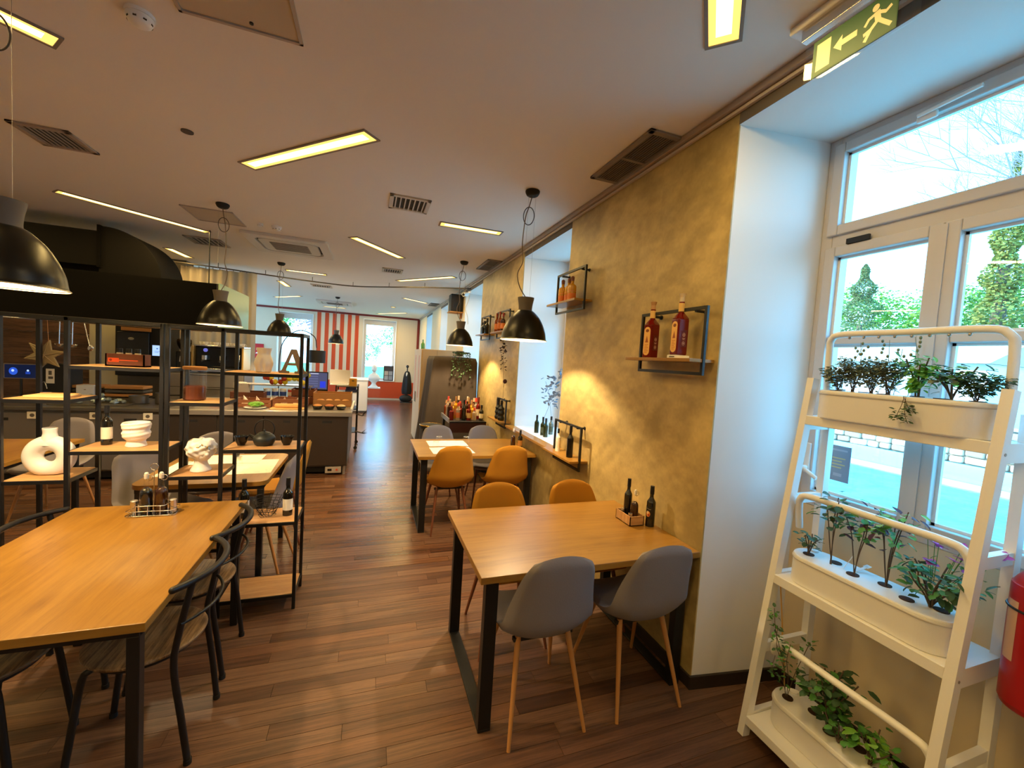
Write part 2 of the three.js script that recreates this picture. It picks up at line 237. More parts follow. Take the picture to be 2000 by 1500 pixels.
{ // far end wall with two windows, painted stripes and an orange dado
  const w = struct('wall_far', 'cream end wall with orange stripes between two windows', 'wall'), D = FZ - 0.45;
  const WL = [-3.0, -1.9], WR = [-0.29, 0.86], y0 = 0.68, y1 = 2.9;
  part('masonry', [box(-6.2, WL[0], 0, CEIL, D, FZ), box(WL[1], WR[0], 0, CEIL, D, FZ), box(WR[1], 2.46, 0, CEIL, D, FZ), box(WL[0], WL[1], 0, y0, D, FZ), box(WL[0], WL[1], y1, CEIL, D, FZ), box(WR[0], WR[1], 0, y0, D, FZ), box(WR[0], WR[1], y1, CEIL, D, FZ)], std('#d9cbb4', 0.8), w);
  for (let i = 0; i < 6; i++) part('stripe', box(-1.79 + i * 0.245, -1.665 + i * 0.245, 0.7, 2.98, FZ, FZ + 0.004), M.orange, w, 'orange painted stripe');
  part('dado', box(-1.9, 1.66, 0.06, 0.66, FZ, FZ + 0.012), M.orange, w, 'orange lower panel');
  const t = struct('trim_4', 'dark red trim strip framing the far end wall', 'trim');
  part('strip', [box(-6.1, 1.68, 2.985, 3.045, FZ, FZ + 0.03), box(1.6, 1.68, 0.7, 2.985, FZ, FZ + 0.03)], M.darkRed, t);
  [[6, WL, 'far window with blossom outside, left of the orange stripes'], [7, WR, 'far window behind the white bust, right of the orange stripes']].forEach(([n, [a, b], l]) => {
    const o = struct('window_' + n, l, 'window'), z = FZ - 0.2;
    part('lining', [box(a, a + 0.02, y0, y1, z, FZ + 0.02), box(b - 0.02, b, y0, y1, z, FZ + 0.02), box(a + 0.02, b - 0.02, y1 - 0.02, y1, z + 0.001, FZ + 0.02), box(a + 0.02, b - 0.02, y0, y0 + 0.02, z + 0.001, FZ + 0.04)], M.white, o);
    part('frame', [box(a + 0.02, a + 0.11, y0, y1, z - 0.06, z), box(b - 0.11, b - 0.02, y0, y1, z - 0.06, z), box(a + 0.11, b - 0.11, y1 - 0.2, y1, z - 0.06, z - 0.001), box(a + 0.11, b - 0.11, y0, y0 + 0.1, z - 0.06, z - 0.001)], M.frame, o);
    part('pane', box(a + 0.11, b - 0.11, y0 + 0.1, y1 - 0.2, z - 0.035, z - 0.03), M.pane, o);
  });
}
{ const w = struct('wall_left', 'grey side wall beyond the kitchen', 'wall'); part('masonry', [box(-6.4, -6.2, 0, CEIL, -9.2, 6), box(-6.4, -6.2, 0, CEIL, -15.9, -15.2), box(-6.4, -6.2, 2.8, CEIL, -15.2, -9.2), box(-6.4, -6.2, 0, 0.6, -15.2, -9.2)], M.greyWall, w);
  const lw = struct('window_11', 'added unseen window brightening the far hall, hidden behind the kitchen', 'window'); for (let i = 0; i < 4; i++) { part('frame', box(-6.34, -6.26, 0.6, 2.8, -15.2 + i * 1.5, -15.12 + i * 1.5), M.frame, lw); part('pane', box(-6.31, -6.305, 0.6, 2.8, -15.12 + i * 1.5, -13.7 + i * 1.5), M.pane, lw); }  // unseen window added to bring more daylight into the far hall
  const b = struct('wall_back', 'plain wall behind the dining tables', 'wall'); part('masonry', box(-6.4, 2.5, 0, CEIL, 6, 6.2), M.greyWall, b); }
{ // kitchen rear wall
  const w = struct('wall_kitchen', 'kitchen rear wall, brown boards beside a cream pillar', 'wall');
  part('masonry', box(-6.2, -3.0, 0, CEIL, -8.75, -8.45), std('#6d655c', 0.8), w);
  for (let i = 0; i < 9; i++) part('wall_board', box(-6.2, -3.96, 0.34 * i, 0.34 * i + 0.334, -8.06, -8.02 - 0.002 * (i % 2)), M.brown, w);
  part('core', box(-6.2, -3.98, 0, CEIL, -8.45, -8.06), M.greyWall, w);
  part('pillar', box(-3.97, -3.6, 0, CEIL, -8.4, -7.85), std('#c4bba0', 0.8), w);
}

// ================================================================ CEILING FITTINGS
function panelLight(x0, z0, x1, z1, label, w = 0.11, on = true) {
  const L = Math.hypot(x1 - x0, z1 - z0), o = thing('ceiling_light', label, 'ceiling light', [(x0 + x1) / 2, CEIL, (z0 + z1) / 2], Math.atan2(-(z1 - z0), x1 - x0), 'recessed ceiling strip lights');
  const t = 0.014;
  part('frame', [box(-L / 2, L / 2, -0.008, 0, -w / 2 - t, -w / 2), box(-L / 2, L / 2, -0.008, 0, w / 2, w / 2 + t), box(-L / 2 - t, -L / 2, -0.008, 0, -w / 2 - t, w / 2 + t), box(L / 2, L / 2 + t, -0.008, 0, -w / 2 - t, w / 2 + t)], M.greyVent, o);
  part('diffuser', box(-L / 2, L / 2, -0.004, 0, -w / 2, w / 2), on ? M.panelGlow : M.white, o); if (on) part('lamp_tube', box(-L / 2 + 0.04, L / 2 - 0.04, -0.0055, -0.004, -w * 0.26, w * 0.26), M.tubeGlow, o);
  if (on) { const l = new THREE.RectAreaLight(WARM, PANEL, L, w); l.name = 'strip_lamp'; l.rotation.x = -Math.PI / 2; l.position.y = -0.012; o.add(l); }
  return o;
}
panelLight(-2.4, -1.81, -1.445, -2.605, 'strip light at the upper left edge near the smoke detector');
panelLight(-0.935, -3.69, -0.055, -2.81, 'large glowing strip light above the walkway near the dark round cap');
panelLight(-2.9, -5.24, -1.96, -6.1, 'long strip light in front of the black extractor duct');
panelLight(1.31, -1.395, 0.86, -0.945, 'wide strip light nearest the camera beside the exit sign');
panelLight(0.62, -4.28, 1.255, -4.27, 'short strip light between the square vent and the right wall');
panelLight(-0.25, -5.32, 0.35, -6.06, 'strip light slanting past the ceiling cassette');
panelLight(0.43, -7.95, 1.27, -6.92, 'strip light above the tan cabinet and draped rack');
panelLight(-1.46, -8.2, -0.82, -8.22, 'short strip light behind the ceiling cassette by the curtain rail');
panelLight(-2.89, -7.5, -2.84, -8.1, 'short strip light behind the black elbow duct');
panelLight(-1.82, -9.63, -1.8, -10.35, 'small strip light just beyond the curtain rail');
panelLight(0.7, -10.24, 1.3, -10.77, 'strip light over the far end of the walkway, right side');
panelLight(0.18, -15.0, 1.03, -13.78, 'farthest strip light close to the right end window');
panelLight(-2.52, -12.82, -1.8, -12.0, 'far strip light left of the second cassette');
panelLight(-1.45, -14.15, -0.81, -14.14, 'far strip light just below the second cassette');
panelLight(0.5, -12.45, 0.62, -12.45, 'small square light over the far walkway', 0.12);
panelLight(-1.0, 0.7, -0.3, 0.0, 'added unseen strip light just behind the camera'); panelLight(0.1, 4.2, 0.9, 3.4, 'added unseen strip light near the rear wall'); panelLight(-3.6, -1.6, -2.8, -2.5, 'added unseen strip light beyond the left edge of view'); panelLight(-3.2, 2.4, -2.3, 1.6, 'added unseen strip light behind the camera on the left'); panelLight(-4.6, -4.6, -3.9, -5.5, 'added unseen strip light over the kitchen side beyond the left edge'); panelLight(-4.4, -7.5, -3.5, -7.55, 'added unseen kitchen strip light behind the cooker hood');  // strips added out of view to brighten the room, kitchen and plant stand

function grille(x, z, w, d, n, label, m = std('#a8988a', 0.6), axis = 'z', divide = false) { // louvred vent flush with the ceiling
  const o = thing('ceiling_vent', label, 'vent', [x, CEIL, z], 0, 'ceiling vents'), f = 0.035;
  part('frame', [box(-w / 2, w / 2, -0.014, 0, -d / 2, -d / 2 + f, 0.003), box(-w / 2, w / 2, -0.014, 0, d / 2 - f, d / 2, 0.003), box(-w / 2, -w / 2 + f, -0.014, 0, -d / 2, d / 2, 0.003), box(w / 2 - f, w / 2, -0.014, 0, -d / 2, d / 2, 0.003)], m, o);
  part('backing', box(-w / 2 + f, w / 2 - f, -0.002, 0, -d / 2 + f, d / 2 - f), M.grille, o);
  const span = (axis === 'z' ? w : d) - 2 * f;
  for (let i = 0; i < n; i++) { const q = -span / 2 + (i + 0.5) * span / n; part('slat', axis === 'z' ? B(span / n * 0.26, 0.006, d - 2 * f, q, -0.008, 0) : B(w - 2 * f, 0.006, span / n * 0.26, 0, -0.008, q), m, o); }
  if (divide) part('divider', box(-w / 2 + f, w / 2 - f, -0.015, -0.001, -0.012, 0.012), m, o);
  return o;
}
grille(-2.13, -3.84, 0.32, 0.34, 8, 'square ceiling vent at the left above the near pendant');
grille(0.275, -3.88, 0.35, 0.35, 7, 'square ceiling vent in the middle of the near ceiling', std('#cfc3b3', 0.6));
grille(1.555, -2.35, 0.24, 0.68, 10, 'long dark ceiling vent against the right wall, nearest', M.greyVent, 'z', true);
grille(1.55, -5.75, 0.22, 0.66, 8, 'dark ceiling vent against the right wall by the wall shelves', M.greyVent, 'z', true);
grille(0.28, -7.05, 0.32, 0.32, 7, 'small square ceiling vent in front of the curtain rail', std('#cfc3b3', 0.6));
grille(-1.05, -9.7, 0.4, 0.3, 7, 'small ceiling vent behind the curtain rail', std('#cfc3b3', 0.6));
grille(1.5, -10.9, 0.22, 0.6, 6, 'dark vent by the far right piers', M.darkSteel);
grille(-2.13, -6.65, 0.42, 0.42, 6, 'ceiling vent above the cooker hood end');
grille(-3.35, -4.5, 0.5, 0.28, 8, 'dark slot vent at the left ceiling edge', M.darkSteel);
for (const [x, z, w, d, l] of [[-0.57, -1.86, 0.46, 0.56, 'large ceiling access panel at the top of the picture'], [-1.635, -5.3, 0.46, 0.5, 'small ceiling access panel behind a pendant canopy']]) {
  const o = thing('access_panel', l, 'ceiling panel', [x, CEIL, z]);
  part('frame', [box(-w / 2, w / 2, -0.01, 0, -d / 2, -d / 2 + 0.014), box(-w / 2, w / 2, -0.01, 0, d / 2 - 0.014, d / 2), box(-w / 2, -w / 2 + 0.014, -0.01, 0, -d / 2, d / 2), box(w / 2 - 0.014, w / 2, -0.01, 0, -d / 2, d / 2)], std('#b5a79a', 0.6), o);
  part('door', box(-w / 2 + 0.016, w / 2 - 0.016, -0.004, 0, -d / 2 + 0.016, d / 2 - 0.016), std('#c3b49c', 0.7), o); part('lock', C(0.008, 0.008, 0.006, 0.04, -0.006, -d / 2 + 0.05), M.black, o);
}
function cassette(x, z, w, d, label) { // four-way air conditioner
  const o = thing('ceiling_cassette', label, 'air conditioner', [x, CEIL, z]);
  const panel = ext((() => { const s = rrect(w, d, 0.03); s.holes.push(rrect(w * 0.78, d * 0.74, 0.12)); return s; })(), 0.03, 0.004).rotateX(Math.PI / 2).translate(0, -0.004, 0);
  part('surround', panel, std('#d5cec6', 0.55), o); part('recess', B(w * 0.78, 0.004, d * 0.74, 0, -0.003, 0), M.blackMatte, o);
  const inner = ext((() => { const s = rrect(w * 0.7, d * 0.66, 0.1); return s; })(), 0.026, 0.004).rotateX(Math.PI / 2).translate(0, -0.006, 0);
  part('flap_ring', inner, std('#cdc5bb', 0.55), o); part('intake_grille', B(w * 0.46, 0.008, d * 0.42, 0, -0.04, 0, 0.003), M.greyVent, o);
  for (let i = 0; i < 7; i++) part('louvre', B(w * 0.44, 0.004, 0.01, 0, -0.045, -d * 0.18 + i * d * 0.06), std('#6f665e', 0.6), o);
}
cassette(-1.05, -6.2, 0.95, 0.95, 'white ceiling cassette air conditioner in front of the curtain rail');
cassette(-1.02, -12.75, 0.9, 0.9, 'farther ceiling cassette air conditioner near the striped wall');
for (const [x, z, s, l] of [[-0.97, -2.235, 1, 'white smoke detector at the top left'], [-1.06, -5.35, 1, 'white smoke detector in front of the ceiling cassette'], [-1.22, -5.33, 0.6, 'small white sensor next to the smoke detector']]) {
  const o = thing('smoke_detector', l, 'smoke detector', [x, CEIL, z]);
  part('base', C(0.05 * s, 0.052 * s, 0.016, 0, -0.008, 0, 28), M.white, o); part('body', lathe([[0, -0.052 * s], [0.026 * s, -0.05 * s], [0.04 * s, -0.04 * s], [0.047 * s, -0.022], [0.047 * s, -0.016]]), M.white, o);
  for (let i = 0; i < 8; i++) { const a = i * Math.PI / 4; part('slot', B(0.012, 0.007, 0.004, 0, 0, 0).rotateY(-a + Math.PI / 2).translate(Math.cos(a) * 0.041 * s, -0.034 * s, Math.sin(a) * 0.041 * s), M.grille, o); }
}
solo('blanking_plate', C(0.034, 0.034, 0.008, 0, -0.004, 0, 24), M.neck, 'dark round cap on the bare ceiling', 'ceiling cap', [-1.18, CEIL, -3.3]);

// pendants
const shadeOut = smoothLathe([[0.19, 0], [0.182, 0.012], [0.174, 0.06], [0.152, 0.12], [0.118, 0.18], [0.078, 0.222], [0.058, 0.236]], 40, 40);
const shadeIn = smoothLathe([[0.186, 0.001], [0.176, 0.012], [0.168, 0.06], [0.146, 0.118], [0.112, 0.175], [0.073, 0.216], [0.001, 0.225]], 40, 40);
const shadeM = std('#1b1917', 0.33, { metalness: 0.5, side: THREE.DoubleSide }), inM = std('#f0e3c8', 0.55, { side: THREE.DoubleSide });
const neckG = smoothLathe([[0.056, 0.23], [0.054, 0.25], [0.058, 0.29], [0.066, 0.335], [0.06, 0.338], [0.001, 0.336]], 28, 20);
function pendant(x, z, label, y = 1.872, lit = 1, sway = 1) {
  const o = thing('pendant_lamp', label, 'pendant lamp', [x, y, z], 0, 'dome pendant lamps'), top = CEIL - y;
  part('shade', shadeOut, shadeM, o); part('shade_lining', shadeIn, inM, o); part('rim', new THREE.TorusGeometry(0.188, 0.0028, 6, 48).rotateX(Math.PI / 2), std('#d8c9a8', 0.5), o);
  part('neck', neckG, M.neck, o); part('socket', C(0.018, 0.02, 0.06, 0, 0.19, 0), M.white, o); part('bulb', S(0.03, 0, 0.135, 0), M.bulb, o);
  part('canopy', smoothLathe([[0.001, -0.045], [0.03, -0.044], [0.05, -0.03], [0.055, 0], [0.001, 0]].reverse(), 28, 16).translate(0, top, 0), M.blackMatte, o);
  const s = sway;
  part('cord', tube([[0, top - 0.04, 0], [-0.02 * s, top - 0.12, 0], [-0.05 * s, top - 0.22, 0.01], [-0.06 * s, top - 0.42, 0], [-0.05 * s, top - 0.56, 0.01], [-0.085 * s, top - 0.66, 0], [-0.06 * s, top - 0.76, 0], [0, 0.337, 0]], 0.0042, 50, 7), std('#6e5c4a', 0.5), o);
  part('cord_loop', tube(Array.from({ length: 10 }, (_, i) => { const a = i / 10 * Math.PI * 2; return [-0.02 * s + Math.cos(a) * 0.045, top - 0.2 + Math.sin(a) * 0.065, 0.012 * Math.sin(a)]; }), 0.0036, 40, 6, true), std('#4c4138', 0.5), o);
  part('suspension_wire', [bar([0.03, 0.336, 0], [0.03, top - 0.03, 0], 0.001, 0.001, 5), bar([-0.03, 0.336, 0], [-0.03, top - 0.03, 0], 0.001, 0.001, 5)], M.steel, o);
  if (lit) { const l = new THREE.PointLight(new THREE.Color(1, 0.74, 0.42), BULB * lit); l.name = 'bulb_light'; l.position.y = 0.135; l.castShadow = true; l.shadow.radius = 1.4; o.add(l); }
  return o;
}
pendant(-1.41, -2.25, 'largest black dome pendant at the left edge above the long oak table');
pendant(-1.42, -4.8, 'black dome pendant in front of the cooker hood end', 1.87, 1, -0.6);
pendant(1.16, -3.11, 'black dome pendant over the two front wall tables', 1.87);
pendant(1.19, -5.76, 'black dome pendant in front of the draped rack and bottles', 1.872, 1, 0.8);
pendant(-1.42, -7.57, 'black dome pendant hanging before the bright far left window', 1.89, 1, 0.3);
pendant(-0.85, -11.4, 'small looking black pendant in front of the orange stripes', 1.87, 1, 0.3);
{ const o = thing('curtain_rail', 'thin wavy curtain rail crossing the ceiling above the counter', 'curtain rail', [0, 0, 0]);
  const pts = [[-3.4, 2.97, -8.12], [-2.5, 2.97, -8.3], [-1.84, 2.97, -8.5], [-1.1, 2.97, -8.68], [-0.38, 2.97, -8.7], [0.28, 2.97, -8.3], [0.9, 2.97, -7.85], [1.62, 2.97, -7.45]];
  part('rod', tube(pts, 0.012, 60, 8), M.darkSteel, o);
  for (const p of pts.slice(1, -1)) part('hanger', bar(p, [p[0], CEIL, p[2]], 0.005), M.darkSteel, o);
  part('wall_end', bar(pts[pts.length - 1], [WALL, 2.97, -7.45], 0.014), M.darkSteel, o); }
{ // exit sign under the ceiling rail
  const o = thing('exit_sign', 'green running man exit sign on clear acrylic under the ceiling', 'exit sign', [1.52, CEIL, -1.03]);
  const t = canvasTex(512, 220, (c, w, h) => { c.fillStyle = '#074c26'; c.fillRect(0, 0, w, h); c.fillStyle = '#e9d6ae'; c.fillRect(24, 26, 96, 168);
    c.beginPath(); c.moveTo(140, 110); c.lineTo(196, 62); c.lineTo(196, 92); c.lineTo(290, 92); c.lineTo(290, 128); c.lineTo(196, 128); c.lineTo(196, 158); c.fill();
    c.beginPath(); c.arc(392, 40, 20, 0, 7); c.fill(); c.lineWidth = 26; c.lineCap = 'butt'; c.lineJoin = 'round'; c.strokeStyle = '#e9d6ae';
    c.lineWidth = 34; c.beginPath(); c.moveTo(400, 62); c.lineTo(412, 122); c.stroke(); c.lineWidth = 18;
    c.beginPath(); c.moveTo(402, 72); c.lineTo(356, 82); c.lineTo(334, 112); c.stroke(); c.beginPath(); c.moveTo(408, 72); c.lineTo(452, 96); c.lineTo(482, 78); c.stroke();
    c.lineWidth = 22; c.beginPath(); c.moveTo(408, 118); c.lineTo(372, 148); c.lineTo(330, 158); c.moveTo(372, 148); c.lineTo(340, 200); c.stroke(); c.beginPath(); c.moveTo(416, 118); c.lineTo(448, 150); c.lineTo(486, 186); c.stroke(); });
  part('housing', box(-0.03, 0.045, -0.03, 0, -0.22, 0.24, 0.008), M.white, o); part('clamp_strip', box(-0.012, 0.018, -0.075, -0.028, -0.18, 0.2, 0.003), M.chrome, o);
  part('acrylic_plate', box(-0.001, 0.003, -0.245, -0.07, -0.165, 0.19), M.clear, o, 'clear acrylic plate');
  const g = new THREE.PlaneGeometry(0.26, 0.125); g.rotateY(-Math.PI / 2); part('sign_face', [box(-0.004, -0.002, -0.235, -0.105, -0.132, 0.132)], std('#074c26', 0.5), o, 'green sign face');
  part('pictogram', g.translate(-0.0048, -0.17, 0), new THREE.MeshStandardMaterial({ map: t, roughness: 0.5 }), o, 'cream arrow, door and running man print');
}

// ================================================================ TABLES AND CHAIRS
function wallTable(x0, x1, z0, z1, label) {
  const o = thing('dining_table', label, 'table', [(x0 + x1) / 2, 0, (z0 + z1) / 2], 0), w = (x1 - x0) / 2, d = (z1 - z0) / 2;
  part('tabletop', box(-w, w, 0.718, 0.75, -d, d, 0.003), M.oak, o);
  for (const sx of [-1, 1]) { const x = sx * (w - 0.065), zz = d - 0.035;
    part('leg', box(x - 0.03, x + 0.03, 0.012, 0.718, zz - 0.044, zz, 0.003), M.black, o); part('leg', box(x - 0.03, x + 0.03, 0.012, 0.718, -zz, -zz + 0.044, 0.003), M.black, o);
    part('foot_bar', box(x - 0.03, x + 0.03, 0, 0.012, -zz, zz, 0.003), M.black, o); part('top_bar', box(x - 0.03, x + 0.03, 0.69, 0.718, -zz + 0.044, zz - 0.044), M.black, o); }
  part('cross_rail', box(-w + 0.095, w - 0.095, 0.68, 0.718, -0.02, 0.02), M.black, o);
  return o;
}
wallTable(0.49, 1.685, -2.455, -1.646, 'front oak table against the olive wall with two grey chairs');
wallTable(0.457, 1.655, -4.665, -3.835, 'second oak wall table set with glasses and paper placemats');
function longTable(x0, x1, z0, z1, label, corner = 0.004) {
  const o = thing('dining_table', label, 'table', [(x0 + x1) / 2, 0, (z0 + z1) / 2], 0), w = (x1 - x0) / 2, d = (z1 - z0) / 2;
  part('tabletop', corner > 0.01 ? uvm(ext(rrect(2 * w - 0.006, 2 * d - 0.006, corner), 0.026, 0.003).rotateX(-Math.PI / 2).translate(0, 0.721, 0), 'z') : box(-w, w, 0.718, 0.75, -d, d, 0.003, 'z'), M.oak, o);
  for (const sx of [-1, 1]) for (const sz of [-1, 1]) part('leg', B(0.038, 0.69, 0.038, sx * (w - 0.045), 0.345, sz * (d - 0.045), 0.004), M.black, o);
  part('apron', [box(-w + 0.026, w - 0.026, 0.69, 0.718, d - 0.064, d - 0.026), box(-w + 0.026, w - 0.026, 0.69, 0.718, -d + 0.026, -d + 0.064), box(-w + 0.026, -w + 0.064, 0.69, 0.718, -d + 0.03, d - 0.03), box(w - 0.064, w - 0.026, 0.69, 0.718, -d + 0.03, d - 0.03)], M.black, o);
  return o;
}
longTable(-1.49, -0.672, -2.828, -1.622, 'long oak table with a cruet rack in the left foreground');
longTable(-1.43, -0.65, -4.06, -3.2, 'oak table with white placemats behind the open shelving', 0.07);
longTable(-3.25, -2.43, -4.75, -3.62, 'oak table at the far left behind the shelving');

const shellG = (() => { // upholstered one-piece shell, facing -z
  const prof = new THREE.CatmullRomCurve3([V(0, 0.438, -0.225), V(0, 0.452, -0.19), V(0, 0.446, -0.08), V(0, 0.44, 0.06), V(0, 0.455, 0.145), V(0, 0.52, 0.2), V(0, 0.63, 0.222), V(0, 0.75, 0.244), V(0, 0.855, 0.262)], false, 'centripetal');
  const N = 34, Mm = 18, P = [], half = (v) => { const b = 0.2 + 0.03 * Math.sin(Math.min(1, v / 0.55) * Math.PI / 2) - 0.062 * THREE.MathUtils.smoothstep(v, 0.58, 1); let k = 1; if (v > 0.86) k = Math.pow(Math.max(0, 1 - Math.pow((v - 0.86) / 0.14, 2.6)), 0.5) * 0.42 + 0.58; if (v < 0.1) k = Math.pow(Math.max(0, 1 - Math.pow((0.1 - v) / 0.1, 2.5)), 0.5) * 0.4 + 0.6; return b * k; };
  const at = (u, v) => { const p = prof.getPoint(v), h = half(v), t = prof.getTangent(v), n = V(0, -t.z, t.y).normalize().multiplyScalar(-1); // towards the sitter
    const curl = (0.02 + 0.05 * Math.exp(-Math.pow((v - 0.5) / 0.2, 2)) + 0.014 * THREE.MathUtils.smoothstep(v, 0.6, 0.75)) * Math.pow(Math.abs(u), 2.3) * (1 - 0.75 * THREE.MathUtils.smoothstep(v, 0.78, 1)), bow = 0.018 * (1 - u * u) * THREE.MathUtils.smoothstep(v, 0.8, 1);
    return V(u * h, p.y + n.y * curl + bow, p.z + n.z * curl); };
  const pos = [], uv = [], idx = [];
  for (const side of [1, -1]) for (let j = 0; j <= N; j++) for (let i = 0; i <= Mm; i++) {
    const u = -1 + 2 * i / Mm, v = j / N, e = 1e-3, p = at(u, v), du = at(Math.min(1, u + e), v).sub(at(Math.max(-1, u - e), v)), dv = at(u, Math.min(1, v + e)).sub(at(u, Math.max(0, v - e))), n = du.cross(dv).normalize();
    const edge = Math.min(1, Math.min(1 - Math.abs(u), 0.9) * 8, Math.min(v, 1 - v) * 22), th = 0.017 * Math.sqrt(Math.max(0, 1 - (1 - edge) ** 2));
    p.addScaledVector(n, side * th); pos.push(p.x, p.y, p.z); uv.push(u * 0.2, v * 0.9);
  }
  const row = Mm + 1, lay = row * (N + 1);
  for (let s = 0; s < 2; s++) for (let j = 0; j < N; j++) for (let i = 0; i < Mm; i++) { const a = s * lay + j * row + i, b = a + 1, c = a + row, d = c + 1; if (s === 0) idx.push(a, b, c, b, d, c); else idx.push(a, c, b, b, c, d); }
  const g = new THREE.BufferGeometry(); g.setAttribute('position', new THREE.Float32BufferAttribute(pos, 3)); g.setAttribute('uv', new THREE.Float32BufferAttribute(uv, 2)); g.setIndex(idx); g.computeVertexNormals(); return g;
})();
function shellChair(cover, leg, x, z, turn, label, group) {
  const o = thing('shell_chair', label, 'chair', [x, 0, z], turn, group);
  part('shell', shellG, cover, o);
  for (const sx of [-1, 1]) { part('leg', bar([sx * 0.125, 0.432, 0.1], [sx * 0.186, 0, 0.222], 0.0145, 0.0085, 12), leg, o); part('leg', bar([sx * 0.14, 0.434, -0.1], [sx * 0.205, 0, -0.215], 0.0145, 0.0085, 12), leg, o); }
  part('under_frame', [B(0.3, 0.018, 0.022, 0, 0.42, 0.1), B(0.31, 0.018, 0.022, 0, 0.42, -0.1), B(0.02, 0.014, 0.2, -0.1, 0.42, 0), B(0.02, 0.014, 0.2, 0.1, 0.42, 0)], M.blackMatte, o);
  return o;
}
shellChair(M.grey, M.legOak, 0.82, -1.785, 0, 'grey fabric chair at the outer front side of the front wall table', 'grey shell chairs');
shellChair(M.grey, M.legOak, 1.365, -1.78, 0, 'grey fabric chair beside the wall end of the front table', 'grey shell chairs');
shellChair(M.mustard, M.legDark, 0.85, -2.33, Math.PI, 'mustard chair tucked behind the front table, walkway side', 'mustard shell chairs');
shellChair(M.mustard, M.legDark, 1.4, -2.33, Math.PI, 'mustard chair tucked behind the front table, wall side', 'mustard shell chairs');
shellChair(M.mustard, M.legDark, 0.775, -4.0, 0.05, 'mustard chair showing its back at the second table, walkway side', 'mustard shell chairs');
shellChair(M.mustard, M.legDark, 1.345, -3.99, 0, 'mustard chair showing its back at the second table, near the wall', 'mustard shell chairs');
shellChair(M.grey, M.legDark, 0.8, -4.66, Math.PI, 'grey chair behind the second table, in front of the draped rack', 'grey shell chairs');
shellChair(M.grey, M.legDark, 1.36, -4.66, Math.PI, 'grey chair behind the second table, in front of the bottle trolley', 'grey shell chairs');
shellChair(M.grey, M.legOak, -1.4, -3.62, -Math.PI / 2 - 0.5, 'grey chair at the left end of the placemat table', 'grey shell chairs');
shellChair(M.grey, M.legOak, -0.775, -3.5, Math.PI / 2 - 0.1, 'grey chair beside the shelving end by the walkway', 'grey shell chairs');
shellChair(M.mustard, M.legDark, -0.745, -4.0, Math.PI / 2 + 0.05, 'mustard chair half hidden behind the grey chair at the placemat table', 'mustard shell chairs');
shellChair(M.grey, M.legOak, -1.25, -4.2, Math.PI + 0.2, 'grey chair on the kitchen side of the placemat table', 'grey shell chairs');
shellChair(M.grey, M.legOak, -2.75, -4.95, Math.PI, 'grey chair behind the far left table facing the camera', 'grey shell chairs');

function bistroChair(x, z, turn, label) { // round wooden seat, bent black tube; faces -z
  const o = thing('bistro_chair', label, 'chair', [x, 0, z], turn, 'black tube bistro chairs');
  part('seat', uvm(smoothLathe([[0.001, 0.444], [0.16, 0.444], [0.192, 0.448], [0.2, 0.456], [0.197, 0.464], [0.17, 0.466], [0.1, 0.462], [0.001, 0.461]], 40, 40), 'x'), M.seat, o);
  part('seat_ring', new THREE.TorusGeometry(0.165, 0.011, 8, 36).rotateX(Math.PI / 2).translate(0, 0.433, 0), M.black, o);
  const arc = (r, y, a, rise, n = 12) => Array.from({ length: n + 1 }, (_, i) => { const t = -a + 2 * a * i / n; return [Math.sin(t) * r, y + rise * Math.cos(t), 0.262 - r * (1 - Math.cos(t))]; });
  part('back_rail', [tube(arc(0.318, 0.752, 0.8, 0.01), 0.0135, 48, 10), S(0.0135, ...arc(0.318, 0.752, 0.8, 0.01)[0]), S(0.0135, ...arc(0.318, 0.752, 0.8, 0.01)[12])], M.black, o);
  part('lower_rail', tube(arc(0.29, 0.6, 0.72, 0.0).map(([a, b, c]) => [a, b, c - 0.012]), 0.0065, 36, 8), M.black, o);
  for (const s of [-1, 1]) {
    part('leg', tube([[s * 0.165, 0.012, 0.2], [s * 0.17, 0.2, 0.178], [s * 0.172, 0.42, 0.152], [s * 0.178, 0.56, 0.17], [s * 0.18, 0.755, 0.21]], 0.0125, 30, 9), M.black, o);
    part('leg', tube([[s * 0.165, 0.012, -0.19], [s * 0.155, 0.22, -0.165], [s * 0.145, 0.4, -0.142], [s * 0.135, 0.432, -0.12], [s * 0.1, 0.436, -0.09]], 0.0125, 30, 9), M.black, o);
    part('foot_cap', [C(0.0145, 0.0145, 0.02, s * 0.165, 0.01, 0.2)], M.blackMatte, o); part('foot_cap', C(0.0145, 0.0145, 0.02, s * 0.165, 0.01, -0.19), M.blackMatte, o);
  }
  return o;
}
bistroChair(-0.83, -2.03, Math.PI / 2, 'black tube chair with round wooden seat nearest at the table corner');
bistroChair(-0.845, -2.49, Math.PI / 2, 'black tube chair with round wooden seat beside the shelving bottles');
bistroChair(-1.34, -2.02, -Math.PI / 2, 'black tube chair under the left side of the long table, near');
bistroChair(-1.335, -2.56, -Math.PI / 2, 'black tube chair at the far left corner of the long table');

